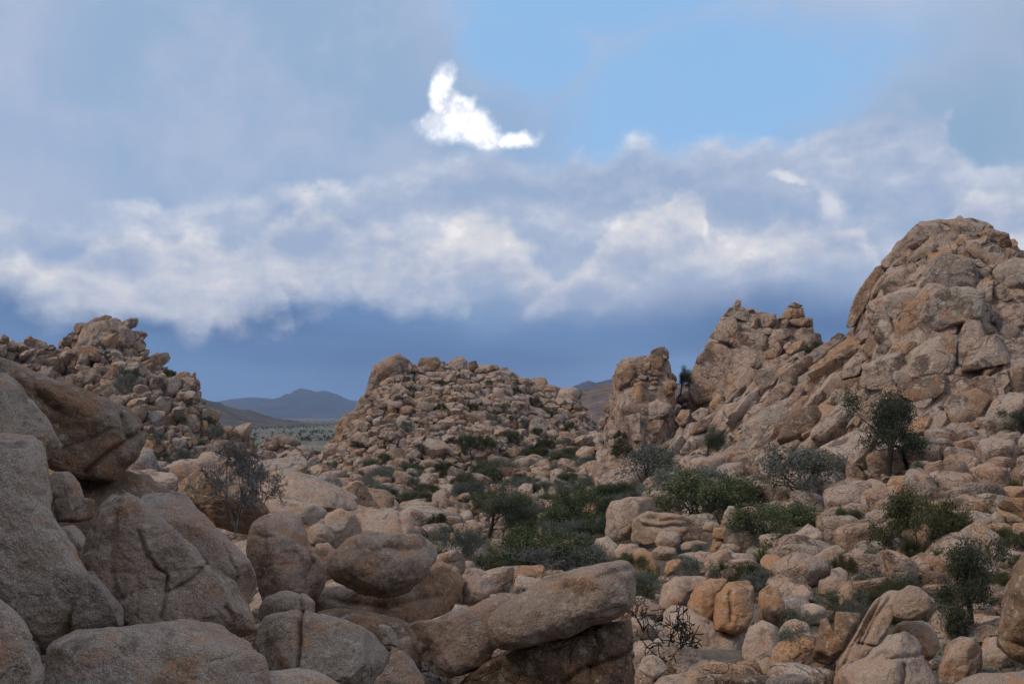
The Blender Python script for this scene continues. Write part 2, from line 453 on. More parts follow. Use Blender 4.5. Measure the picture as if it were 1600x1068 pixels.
#@@PART2
# ------------------------------------------------------------------ terrain
GP = [(760, 845, 63), (700, 800, 76), (850, 905, 47), (930, 800, 68), (600, 790, 85), (470, 748, 100), (640, 748, 100), (760, 738, 105), (850, 722, 112),
      (930, 692, 125), (1000, 735, 92), (1000, 800, 62), (1100, 792, 60), (1100, 745, 74), (1250, 852, 42), (1250, 805, 51), (1250, 720, 66), (1380, 757, 52),
      (1450, 715, 56), (1560, 705, 54), (1590, 765, 45), (1500, 805, 41), (1590, 855, 35), (1440, 872, 36), (1400, 935, 31), (1520, 1005, 28), (1300, 925, 33),
      (1150, 905, 36), (1250, 1005, 26), (1050, 1062, 22), (1050, 1000, 27), (1150, 1065, 21), (1380, 1080, 17), (1600, 1080, 15), (980, 855, 50), (1700, 800, 42), (1750, 950, 25),
      (330, 745, 92), (250, 760, 80), (420, 715, 130), (80, 740, 90), (-100, 740, 80), (560, 860, 40), (700, 905, 42)]
GW = [(-8, 6, -3.9), (-3, 6, -3.9), (0, 6, -4.0), (-9, 14, -3.9), (-4, 14, -4.0), (0, 13, -4.3), (1.2, 15, -4.8), (2, 20, -5.4), (-6, 22, -4.0), (-2, 22, -4.6), (0.5, 26, -5.6), (-9, 32, -4.0), (-4, 32, -4.9), (-14, 24, -3.6), (-16, 40, -4.2),
      (5, 10, -5.3), (10, 8, -5.5), (0, -4, -3.6), (-10, -6, -3.2), (10, -6, -5), (-40, 60, -5), (-30, 150, -7), (0, 170, -8), (60, 30, 2), (70, 60, 6), (60, 100, 0), (40, 150, -5), (-90, 120, -3)]
CP_ = np.array([at(*g) for g in GP] + [np.array(g, float) for g in GW])
def _tps():
    X = CP_[:, :2] / 50; n = len(X)
    r2 = ((X[:, None] - X[None]) ** 2).sum(-1)
    K = np.where(r2 > 0, 0.5 * r2 * np.log(r2 + 1e-12), 0) + np.eye(n) * 0.0015
    Pm = np.concatenate([np.ones((n, 1)), X], 1)
    A = np.block([[K, Pm], [Pm.T, np.zeros((3, 3))]])
    return np.linalg.solve(A, np.concatenate([CP_[:, 2], np.zeros(3)]))
TW = _tps()
def sstep(x, a, b):
    t = np.clip((x - a) / (b - a), 0, 1); return t * t * (3 - 2 * t)
def ground_z(x, y):
    x, y = np.atleast_1d(np.asarray(x, float)), np.atleast_1d(np.asarray(y, float))
    xc, yc = np.clip(x, -100, 80), np.clip(y, -12, 175)
    X = np.stack([xc, yc], 1) / 50; C = CP_[:, :2] / 50
    r2 = ((X[:, None] - C[None]) ** 2).sum(-1)
    z = (0.5 * r2 * np.log(r2 + 1e-12)) @ TW[:len(C)] + TW[len(C)] + X @ TW[len(C) + 1:]
    z = np.clip(z, -14, 9)
    f = np.maximum(sstep(y, 135, 260), np.maximum(sstep(-x, 90, 220), sstep(x, 90, 220) * 1.0))
    z = z * (1 - f) + -13.0 * f
    # invented rock rise behind and beside the viewpoint, unseen, shaped to shade the foreground
    shade_wall = 22.0 * np.exp(-((x + 19) / 5.0) ** 2) * sstep(-y, -19, -9) * sstep(y, -70, -30)
    back = 16.0 * sstep(-y, 4, 13) * sstep(y, -70, -30) * sstep(np.abs(x), 40, 15)
    return z + np.maximum(shade_wall, back)

def axis(a, b, step, far_lo, far_hi, g=1.22):
    c = list(np.arange(a, b + 1e-6, step)); s = step; p = b
    while p < far_hi: s *= g; p += s; c.append(p)
    s = step; p = a
    while p > far_lo: s *= g; p -= s; c.insert(0, p)
    return np.array(c)
gx, gy = axis(-70, 75, 0.8, -16000, 16000), axis(-30, 150, 0.8, -4000, 16000)
GX, GY = np.meshgrid(gx, gy)
zz = np.concatenate([ground_z(a, b) for a, b in zip(np.array_split(GX.ravel(), 40), np.array_split(GY.ravel(), 40))])
gv = np.stack([GX.ravel(), GY.ravel(), zz], 1)
near = (np.abs(gv[:, 1]) < 160) & (np.abs(gv[:, 0]) < 90)
gv[near, 2] += 0.16 * fbm(gv[near] * 0.45, 4, 3)
nx, ny = len(gx), len(gy)
ii = (np.arange(ny - 1)[:, None] * nx + np.arange(nx - 1)[None]).ravel()
gf = np.stack([ii, ii + 1, ii + nx + 1, ii + nx], 1)
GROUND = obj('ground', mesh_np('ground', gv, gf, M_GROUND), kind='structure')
G_BVH = BVHTree.FromPolygons(gv.tolist(), gf.tolist())
def gz(x, y):
    h = G_BVH.ray_cast(Vector((x, y, 400)), Vector((0, 0, -1)))
    return h[0].z if h[0] else -13.0
def hit(bvh, px, py):
    d = Vector(ray(px, py)).normalized()
    h = bvh.ray_cast(Vector((0, 0, 0)), d)
    return (np.array(h[0]), np.array(h[1])) if h[0] else (None, None)

# ------------------------------------------------------------------ rock shapes
def inside(px, py, poly):
    n = len(poly); r = np.zeros(np.shape(px), bool); j = n - 1
    for i in range(n):
        xi, yi = poly[i]; xj, yj = poly[j]
        c = ((yi > py) != (yj > py)) & (px < (xj - xi) * (py - yi) / (yj - yi + 1e-9) + xi)
        r ^= c; j = i
    return r

def centroid(poly):
    P = np.array(poly, float); x, y = P[:, 0], P[:, 1]; x1, y1 = np.roll(x, -1), np.roll(y, -1)
    a = x * y1 - x1 * y; A = a.sum() / 2
    return ((x + x1) * a).sum() / (6 * A), ((y + y1) * a).sum() / (6 * A), abs(A)

def radial(pts, n=360, sm=3.0):
    th = np.linspace(0, 2 * np.pi, n, endpoint=False); d = np.stack([np.cos(th), np.sin(th)], 1)
    A = np.array(pts); B = np.roll(A, -1, 0); E = B - A
    den = d[:, None, 0] * E[None, :, 1] - d[:, None, 1] * E[None, :, 0]
    den = np.where(np.abs(den) < 1e-9, 1e-9, den)
    t = (A[None, :, 0] * E[None, :, 1] - A[None, :, 1] * E[None, :, 0]) / den
    s = (A[None, :, 0] * d[:, None, 1] - A[None, :, 1] * d[:, None, 0]) / den
    t = np.where((t > 0) & (s >= -1e-6) & (s <= 1 + 1e-6), t, 0)
    r = t.max(1); r = np.where(r > 0, r, np.median(r[r > 0]))
    k = np.arange(-12, 13); w = np.exp(-0.5 * (k / sm) ** 2); w /= w.sum()
    return sum(np.roll(r, q) * ww for q, ww in zip(k, w))

def seg_dist(x, y, line):
    d = np.full(x.shape, 1e9)
    for (ax, ay), (bx, by) in zip(line[:-1], line[1:]):
        ex, ey = bx - ax, by - ay
        t = np.clip(((x - ax) * ex + (y - ay) * ey) / (ex * ex + ey * ey + 1e-9), 0, 1)
        d = np.minimum(d, np.hypot(x - ax - t * ex, y - ay - t * ey))
    return d

def boulder_verts(poly, D, thick=1.0, lean=0.3, p=2.5, sub=4, facets=4, cracks=(), seed=0, rough=1.0, sm=3.0, back=1.0):
    """a boulder whose outline from the viewpoint follows poly, with its own depth; returns verts, faces, centre"""
    r = np.random.default_rng(seed + 101)
    cx, cy, A = centroid(poly)
    ew = ray(cx, cy); ew /= np.linalg.norm(ew)
    eu = np.cross(ew, (0, 0, 1)); eu /= np.linalg.norm(eu); ev = np.cross(eu, ew)
    C = ew * (D / ew[1])
    dist = np.linalg.norm(C); sc = dist / F_PX
    loc = []
    for q in poly:
        d = ray(*q); d = d * (dist / (d @ ew)); loc.append(((d - C) @ eu, (d - C) @ ev))
    Rt = radial(loc, 360, sm)
    size = math.sqrt(A) * sc
    T = 0.5 * size * thick
    V, Fc = ico(sub)
    Q, _ = np.linalg.qr(r.normal(size=(3, 3)))
    if np.linalg.det(Q) < 0: Q[:, 0] *= -1
    V = V @ Q.T
    u, v, w = V.T
    th = np.mod(np.arctan2(v, u), 2 * np.pi)
    Rv = np.interp(th, np.linspace(0, 2 * np.pi, 361), np.append(Rt, Rt[0]))
    c = np.sqrt(u * u + v * v) + 1e-9
    Tt = np.where(w < 0, T, T * back)
    q = ((c / Rv) ** p + (np.abs(w) / Tt) ** p) ** (-1 / p)
    L = V * q[:, None]
    for k in range(facets):
        n = np.array([r.normal() * 0.8, r.normal() * 0.7, -abs(r.normal()) * 0.9 - 0.25]); n /= np.linalg.norm(n)
        dd = L @ n; h = dd.max() * r.uniform(0.66, 0.92); kk = size * 0.012
        ex = kk * np.logaddexp(0, (dd - h) / kk)
        L = L - n[None] * (ex * 0.85)[:, None]
    nd = L / (np.linalg.norm(L, axis=1)[:, None] + 1e-9)
    s0 = r.uniform(0, 100, 3)
    dis = size * rough * (0.050 * fbm(L * (1.7 / size) + s0, 3, 1) + 0.016 * fbm(L * (6.5 / size) + s0, 3, 5))
    rid = 1 - np.abs(vnoise(L * (3.2 / size) + s0 + 9, 8)) * 2.2
    dis -= size * rough * 0.011 * np.clip(rid - 0.72, 0, 1) * 3.0
    if sub >= 5: dis += size * rough * 0.0055 * fbm(L * (26 / size) + s0, 3, 12)
    L = L + nd * dis[:, None]
    if len(cracks):
        Wp = C + L[:, :1] * eu + L[:, 1:2] * ev + L[:, 2:] * ew
        px, py = pix(Wp)
        front = w < 0.15
        wob = 2.2 * fbm(np.stack([px, py, 0 * px], 1) * 0.06, 3, 21)
        for line, wd, dp in cracks:
            d = seg_dist(px + wob, py - wob, line)
            k = dp * sc * np.exp(-(d / wd) ** 1.3) * front
            L = L + np.array([0, 0, 1.0])[None] * k[:, None] - nd * (0.4 * k)[:, None]
    L[:, 2] += lean * L[:, 1]
    W = C + L[:, :1] * eu + L[:, 1:2] * ev + L[:, 2:] * ew
    if np.linalg.det(np.stack([eu, ev, ew])) < 0: Fc = Fc[:, ::-1]
    return W, Fc, C

def tri_count(): return sum(len(m.polygons) for m in bpy.data.meshes)

HERO_POLYS = []
def boulder(label, poly, D=None, mat=None, tint=None, name='boulder', parent=None, on=None, group=None, bvh=None, push=0.25, tr=None, grow_k=1.0, **kw):
    if tr: poly = [tr(*q) for q in poly]
    if grow_k != 1.0:
        gx_, gy_, _ = centroid(poly); poly = [(gx_ + (q[0] - gx_) * grow_k, gy_ + (q[1] - gy_) * grow_k) for q in poly]
    xs = [q[0] for q in poly]; ys = [q[1] for q in poly]
    cx, cy, A = centroid(poly)
    if D is None:
        if on is None: on = (cx, min(max(ys), 1066) - 0.06 * (max(ys) - min(ys)))
        P, _ = hit(bvh or G_BVH, *on)
        if P is None: P = at(cx, cy, 80)
        D = P[1] + push * math.sqrt(A) * P[1] / F_PX * kw.get('thick', 1.0)
    seed = int(cx * 7 + cy * 13)
    lim = 6 if A > 30000 else 5 if A > 4600 else 4 if A > 500 else 3
    kw['sub'] = min(kw.get('sub', lim), lim)
    W, Fc, C = boulder_verts(poly, D, seed=seed, **kw)
    base = np.array([C[0], C[1], W[:, 2].min()])
    if tint is None: tint = (seed * 0.618) % 1.0
    loc = base
    if parent is not None: loc = base - np.array(parent.location)
    me = mesh_np(name, W - base, Fc, mat or M_NEAR, attr={'rnd': np.full(len(W), tint)})
    HERO_POLYS.append(poly)
    return obj(name, me, parent, tuple(loc), label, 'boulder' if parent is None else None, group)

# ------------------------------------------------------------------ packing blocks over a surface
def make_blocks(pts, nrm, rad, sub_of, gap, prange, lift, rng, stretch=1.0, sdir=(0, 0, 1), flat=1.0, depth=0.9, rough=1.0, sink=0.1):
    e = np.array(sdir, float); e /= np.linalg.norm(e)
    S = np.eye(3) + (1 / stretch - 1) * np.outer(e, e); SI = np.eye(3) + (stretch - 1) * np.outer(e, e)
    Pq = pts @ S
    out = []
    for i in range(len(pts)):
        N = nrm[i]; r = rad[i]
        dv = Pq - Pq[i]; dd = np.linalg.norm(dv, axis=1)
        nb = np.where((dd > 1e-6) & (dd < 1.9 * (rad + r)))[0]
        if len(nb) > 16: nb = nb[np.argsort(dd[nb] / (rad[nb] + r))[:16]]
        n = [dv[j] / dd[j] for j in nb]; h = [dd[j] * r / (r + rad[j]) * (1 - gap * rng.uniform(0.5, 1.5)) for j in nb]
        t = rng.normal(size=3) * 0.35
        No = N + t; No /= np.linalg.norm(No)
        n.append(No); h.append(r * rng.uniform(0.55, 1.0) * lift)
        n.append(-N); h.append(r * depth)
        for _ in range(6):
            q = rng.normal(size=3); q /= np.linalg.norm(q); n.append(q); h.append(r * rng.uniform(0.95, 1.35))
        q = np.array([rng.normal() * .3, rng.normal() * .3, 1]); q /= np.linalg.norm(q)
        n.append(q); h.append(r * rng.uniform(0.7, 1.05) * flat); n.append(-q); h.append(r * 0.95 * flat)
        n = np.array(n); h = np.maximum(np.array(h), 0.12 * r)
        V, Fc = ico(sub_of(i))
        p = rng.uniform(*prange)
        k = (np.clip((V @ n.T) / h[None], 0, None) ** p).sum(1) ** (-1 / p)
        L = V * np.minimum(k, 2.0 * r)[:, None]
        out.append((L, Fc, L / r + rng.uniform(0, 90, 3)))
    if not out: return out
    NP = np.concatenate([b[2] for b in out])
    ns = 1 + rough * (0.075 * fbm(NP * 1.3, 2, 2) + 0.04 * fbm(NP * 4.5, 2, 6))
    res, o = [], 0
    for i, (L, Fc, _) in enumerate(out):
        k = ns[o:o + len(L)]; o += len(L)
        res.append(((Pq[i] + L * k[:, None]) @ SI - nrm[i] * (sink * rad[i]), Fc))
    return res

def pack(cand, radii, dense=0.78, S=None, in_px=False):
    """dart throwing, largest first; cand(n) -> points, normals"""
    P, N, Rr = [], [], []
    A = np.zeros((len(radii) + 1, 3)); Ra = np.zeros(len(radii) + 1); k = 0
    cp, cn = cand(len(radii) * 7); ci = 0
    for r0 in radii:
        for _ in range(7):
            if ci >= len(cp): break
            p, n = cp[ci], cn[ci]; ci += 1
            q = p if S is None else p @ S
            r = r0 * p[1] / F_PX if in_px else r0
            if k and (np.linalg.norm(A[:k] - q, axis=1) < dense * (Ra[:k] + r)).any(): continue
            A[k] = q; Ra[k] = r; k += 1
            P.append(p); N.append(n); Rr.append(r); break
    return np.array(P), np.array(N), np.array(Rr)

def surf_sampler(V, Q, keep):
    """area-weighted sampler over a quad surface"""
    T = np.concatenate([Q[:, [0, 1, 2]], Q[:, [0, 2, 3]]])
    a, b, c = V[T[:, 0]], V[T[:, 1]], V[T[:, 2]]
    nn = np.cross(b - a, c - a); ar = np.linalg.norm(nn, axis=1) + 1e-12; nn = nn / ar[:, None]
    flip = ((nn[:, 2] < 0))
    nn[flip] *= -1
    ctr = (a + b + c) / 3
    ok = keep(ctr, nn)
    idx = np.where(ok)[0]; pr = ar[idx] / ar[idx].sum()
    def cand(n):
        t = idx[RNG.choice(len(idx), n, p=pr)]
        u, v = RNG.random(n), RNG.random(n); f = u + v > 1; u[f], v[f] = 1 - u[f], 1 - v[f]
        P = a[t] + u[:, None] * (b[t] - a[t]) + v[:, None] * (c[t] - a[t])
        return P, nn[t]
    return cand

def emit(blocks, rad, pts, parent, mat, name='stone', keep=300, tints=None, stuff='small_stones', sharp=32):
    px = rad / np.maximum(pts[:, 1], 1)
    order = np.argsort(-px)
    sv, sf, sr, off = [], [], [], 0
    for rank, i in enumerate(order):
        W, Fc = blocks[i]
        t = tints[i] if tints is not None else RNG.random()
        if rank < keep:
            c = W.mean(0)
            obj(name, mesh_np(name, W - c, Fc, mat, attr={'rnd': np.full(len(W), t)}, sharp=sharp), parent, tuple(c))
        else:
            sv.append(W); sf.append(Fc + off); sr.append(np.full(len(W), t)); off += len(W)
    if sv:
        obj(stuff, mesh_np(stuff, np.concatenate(sv), np.concatenate(sf), mat, attr={'rnd': np.concatenate(sr)}, sharp=sharp), parent, kind='stuff')

def formation(name, label, ridge, Dr, Df, shape=1.3, mat=None, cols=150, rows=46, amp=0.6, drop=4, cell=2.6, pillow=0.5, back=0.3, foot_drop=1.5, seed=1, tint=0.3, inset=0.55):
    """rock mass between a foot on the ground and a crest; returns the object and what is needed to pack stones on it"""
    ridge = np.array(ridge, float)
    pxs = np.linspace(ridge[0, 0], ridge[-1, 0], cols)
    ry = np.interp(pxs, ridge[:, 0], ridge[:, 1]) + drop
    dr = np.interp(pxs, [q[0] for q in Dr], [q[1] for q in Dr]); df = np.interp(pxs, [q[0] for q in Df], [q[1] for q in Df])
    V = []
    for px, y, a, b in zip(pxs, ry, dr, df):
        Pr = at(px, y, a); Pf = at(px, y, b); zf = ground_z(Pf[0], Pf[1])[0] - foot_drop
        zf = min(zf, Pr[2] - 0.5)
        for t in np.linspace(0, 1, rows):
            V.append((Pf[0] + (Pr[0] - Pf[0]) * t, Pf[1] + (Pr[1] - Pf[1]) * t, zf + (Pr[2] - zf) * (1 - (1 - t) ** shape)))
        for t in np.linspace(0, 1, 13)[1:]:
            s = 1 + back * t
            V.append((Pr[0] * s, Pr[1] * s, Pr[2] + (zf - 3 - Pr[2]) * t ** 1.5))
    V = np.array(V); nr = rows + 12
    ii = (np.arange(cols - 1)[:, None] * nr + np.arange(nr - 1)[None]).ravel()
    Q = np.stack([ii, ii + nr, ii + nr + 1, ii + 1], 1)
    G = V.reshape(cols, nr, 3)
    n = np.cross(np.gradient(G, axis=0), np.gradient(G, axis=1)).reshape(-1, 3); n /= np.linalg.norm(n, axis=1)[:, None] + 1e-9
    if n[:, 1].mean() > 0: n = -n
    d = amp * fbm(V * (0.9 / cell), 3, seed) + 0.3 * amp * fbm(V * (3.0 / cell), 3, seed + 4)
    if pillow:
        rr = np.random.default_rng(seed); S = V[rr.choice(len(V), max(8, int(len(V) / 40)), replace=False)]
        best = np.partition(np.linalg.norm(V[:, None] - S[None], axis=2), 1, axis=1) if len(V) * len(S) < 3e6 else None
        if best is not None: d += pillow * (np.clip((best[:, 1] - best[:, 0]) / cell, 0, 0.35) / 0.35 - 0.8)
    V = V + n * d[:, None]
    base = at(pxs.mean(), 650, float(df.mean())); base[2] = ground_z(base[0], base[1])[0]
    o = obj(name, mesh_np(name, V - n * inset - base, Q, mat or M_BIG, attr={'rnd': np.full(len(V), tint)}), None, tuple(base), label, 'rock formation')
    return dict(o=o, V=V, Q=Q, base=base, bvh=BVHTree.FromPolygons(V.tolist(), Q.tolist()))

def cover(Fm, radii, avoid=(), keepout=None, mat=None, dense=0.78, gap=0.05, prange=(7, 16), lift=1.0, stretch=1.0, sdir=(0, 0, 1), flat=1.0, seed=1, big=13, parts=300, facing=-0.2, region=None, sink=0.1, thin=None, rough=1.0):
    avoid = [a for a in avoid]
    def keep(c, n):
        px, py = pix(c)
        ok = (px > -50) & (px < 1650) & (py < 1130) & (c[:, 1] > 3)
        f = -(c * n).sum(1) / np.linalg.norm(c, axis=1)
        ok &= f > facing
        for a in avoid: ok &= ~inside(px, py, a)
        if region is not None: ok &= inside(px, py, region)
        if thin is not None: ok &= RNG.random(len(px)) < thin(px, py)
        return ok
    e = np.array(sdir, float); e /= np.linalg.norm(e)
    S = np.eye(3) + (1 / stretch - 1) * np.outer(e, e)
    P, N, Rr = pack(surf_sampler(Fm['V'], Fm['Q'], keep), sorted(radii, reverse=True), dense, S)
    rp = Rr / P[:, 1] * F_PX
    B = make_blocks(P, N, Rr, lambda i: 3 if rp[i] > 20 else 2 if rp[i] > 6.5 else 1, gap, prange, lift, np.random.default_rng(seed), stretch, sdir, flat, sink=sink, rough=rough)
    B = [(W - Fm['base'], Fc) for W, Fc in B]
    emit(B, Rr, P, Fm['o'], mat or M_MID, keep=parts)
    return len(P)

def rads(n, lo, hi, k=2.0):
    return list(lo * (hi / lo) ** (RNG.random(n) ** k))
# ------------------------------------------------------------------ rock formations
zd = lambda x, y: (1240 + 0.3183 * x, 320 + 0.3183 * y)       # reading scales used while measuring the cliff and the towers
zt = lambda x, y: (920 + 0.25 * x, 440 + 0.25 * y)

# dome at the right with its slabs
DOME = formation('granite_dome', 'tall rounded granite dome of jointed blocks rising at the right edge of the view', [(1000, 735), (1030, 712), (1060, 680), (1110, 645), (1160, 608), (1200, 585), (1250, 566), (1290, 555), (1328, 528), (1338, 500), (1354, 452), (1370, 424),
        (1396, 390), (1424, 360), (1442, 347), (1470, 342), (1510, 345), (1540, 352), (1560, 368), (1580, 376), (1600, 398), (1640, 430), (1700, 470), (1800, 560)],
        [(1000, 92), (1100, 82), (1290, 80), (1400, 80), (1800, 74)], [(1000, 84), (1100, 70), (1250, 62), (1400, 56), (1600, 55), (1800, 50)], shape=1.7, cols=200, rows=60, amp=0.5, cell=3.4, pillow=0.25, seed=3, drop=4, inset=0.12)
dome_blocks = [
    [(620, 85), (700, 78), (790, 130), (815, 190), (810, 218), (710, 215), (655, 150), (610, 130)],
    [(720, 75), (840, 70), (940, 100), (900, 150), (840, 195), (805, 150), (740, 100)],
    [(905, 140), (950, 118), (1050, 145), (1070, 215), (1010, 235), (940, 190)],
    [(560, 140), (610, 110), (660, 150), (680, 215), (600, 228), (560, 200)],
    [(625, 320), (660, 262), (760, 240), (860, 270), (905, 330), (890, 400), (780, 420), (650, 440), (622, 380)],
    [(618, 215), (690, 205), (722, 235), (680, 262), (618, 255)],
    [(975, 330), (1010, 290), (1080, 258), (1150, 280), (1160, 410), (1080, 428), (1000, 385)],
    [(840, 212), (900, 182), (960, 236), (1030, 240), (1045, 282), (960, 312), (900, 262)],
    [(1015, 225), (1060, 212), (1120, 250), (1110, 285), (1040, 270)],
    [(585, 610), (640, 490), (720, 420), (850, 408), (928, 430), (915, 550), (800, 590), (690, 622), (650, 685), (590, 690)],
    [(548, 845), (575, 725), (670, 660), (800, 640), (792, 760), (770, 818), (640, 835)],
    [(800, 660), (850, 570), (915, 558), (932, 640), (872, 720), (862, 815), (808, 790)],
    [(830, 815), (860, 720), (930, 652), (1000, 640), (1052, 700), (1048, 772), (950, 795)],
    [(395, 645), (430, 540), (470, 550), (492, 610), (470, 672), (408, 675)],
    [(505, 575), (570, 470), (660, 448), (640, 520), (592, 600), (572, 690), (498, 695)],
    [(430, 400), (470, 338), (550, 320), (622, 380), (540, 412), (460, 485)],
    [(378, 480), (450, 455), (540, 415), (640, 400), (645, 440), (540, 520), (500, 580), (440, 530), (395, 640), (372, 560)],
    [(262, 595), (280, 510), (330, 410), (400, 310), (440, 300), (400, 400), (345, 510), (300, 590)],
    [(400, 310), (480, 228), (560, 140), (600, 98), (622, 120), (560, 222), (490, 300), (430, 310)],
    [(172, 772), (230, 680), (290, 600), (328, 610), (312, 680), (220, 765)],
    [(240, 855), (248, 790), (310, 730), (480, 690), (480, 720), (400, 745), (335, 770), (330, 835)],
    [(515, 925), (530, 850), (770, 825), (720, 920), (620, 975)],
    [(975, 565), (1010, 500), (1150, 478), (1160, 600), (1030, 612)],
    [(968, 412), (1020, 388), (1082, 460), (1000, 492)],
    [(888, 405), (980, 370), (965, 490), (930, 500)],
    [(1082, 440), (1150, 425), (1150, 475), (1085, 475)],
    [(485, 300), (540, 252), (585, 290), (560, 302)], [(555, 320), (590, 300), (618, 335), (610, 358)], [(575, 262), (605, 238), (620, 262), (590, 285)],
    [(870, 280), (910, 262), (950, 305), (910, 312)], [(905, 320), (950, 312), (972, 360), (905, 370)],
    [(520, 240), (570, 225), (600, 238), (560, 262)], [(600, 290), (640, 262), (655, 270), (628, 312)],
    [(170, 690), (185, 650), (215, 628), (250, 640), (215, 690), (190, 720)],
    [(480, 345), (420, 420), (390, 460), (385, 430), (440, 340)],
    [(335, 860), (345, 790), (420, 750), (520, 720), (540, 760), (510, 900), (420, 900), (340, 890)],
    [(850, 900), (880, 850), (940, 830), (985, 850), (1005, 960), (960, 1010), (870, 1000)],
    [(1000, 830), (1045, 815), (1060, 870), (1030, 900), (1050, 990), (1010, 990), (985, 900)],
    [(1045, 815), (1131, 800), (1140, 940), (1090, 960), (1065, 900)],
    [(70, 860), (80, 800), (150, 750), (170, 800), (120, 870)],
    [(30, 1010), (60, 930), (150, 820), (182, 815), (170, 860), (100, 960), (50, 1020)],
    [(150, 960), (210, 880), (330, 840), (330, 910), (240, 970)], [(230, 985), (265, 950), (282, 980), (260, 1010)], [(170, 1060), (175, 1010), (220, 975), (240, 1010), (215, 1068)],
    [(920, 560), (960, 590), (990, 620), (930, 640)],
]
for b in dome_blocks:
    boulder(None, b, tr=zd, parent=DOME['o'], name='rock_block', mat=M_MID, bvh=DOME['bvh'], on=tuple(centroid([zd(*q) for q in b])[:2]), push=0.02, p=8.0, thick=0.85, lean=0.3, sm=1.2, facets=5, sub=5, grow_k=1.05)
zs = lambda x, y: (920 + 0.25 * x, 440 + 0.25 * y)
slope_blocks = [
    [(1065, 835), (1090, 760), (1160, 660), (1230, 625), (1270, 665), (1230, 740), (1150, 800)],
    [(840, 810), (880, 765), (950, 750), (980, 830), (950, 900), (900, 912), (850, 870)],
    [(960, 750), (1040, 740), (1085, 790), (1040, 830), (1000, 820)],
    [(755, 770), (800, 700), (850, 720), (845, 790), (790, 810)],
    [(635, 830), (700, 790), (750, 800), (740, 860), (680, 880)], [(540, 860), (580, 800), (635, 800), (610, 890), (570, 900)],
    [(930, 950), (1000, 870), (1080, 840), (1150, 850), (1150, 900), (1020, 930)],
    [(1180, 990), (1230, 860), (1330, 800), (1440, 770), (1450, 830), (1380, 960), (1300, 1020)],
    [(1200, 800), (1310, 640), (1370, 620), (1380, 680), (1290, 790), (1220, 830)],
    [(1330, 800), (1400, 680), (1490, 560), (1510, 590), (1430, 720), (1350, 810)],
    [(1370, 640), (1380, 540), (1470, 480), (1500, 500), (1490, 570), (1420, 640)],
    [(1500, 490), (1550, 400), (1620, 350), (1640, 420), (1560, 500), (1510, 520)],
    [(1030, 610), (1060, 570), (1140, 558), (1200, 580), (1140, 640), (1080, 660)],
    [(590, 960), (620, 890), (720, 870), (790, 890), (720, 980), (640, 1020)],
    [(1395, 975), (1450, 890), (1530, 870), (1530, 930), (1450, 990)], [(1480, 760), (1560, 640), (1610, 640), (1600, 760), (1520, 800)],
]
for b in slope_blocks:
    boulder(None, b, tr=zs, parent=DOME['o'], name='rock_block', mat=M_MID, bvh=DOME['bvh'], on=tuple(centroid([zs(*q) for q in b])[:2]), push=0.0, p=5, thick=0.9, lean=0.35, sub=5, sm=1.5, grow_k=1.06)
AV = [[zd(*q) for q in b] for b in dome_blocks] + [[zs(*q) for q in b] for b in slope_blocks]
low = [(940, 760), (1000, 700), (1060, 660), (1160, 600), (1290, 548), (1330, 640), (1340, 690), (1420, 700), (1480, 640), (1660, 560), (1660, 900), (940, 900)]
n1 = cover(DOME, rads(60, 0.9, 1.6, 1) + rads(1500, 0.2, 0.95, 1.8), avoid=AV, stretch=2.2, sdir=(0.62, 0.25, 0.62), seed=5, dense=0.80, gap=0.07, parts=200, prange=(10, 30), region=low, sink=0.3, lift=0.8)
n1 += cover(DOME, rads(130, 0.2, 0.6, 1.6), avoid=AV + [low], stretch=1.5, sdir=(0.5, 0.25, 0.75), seed=55, dense=0.85, gap=0.05, parts=40, prange=(9, 20), sink=0.6, facing=0.25)

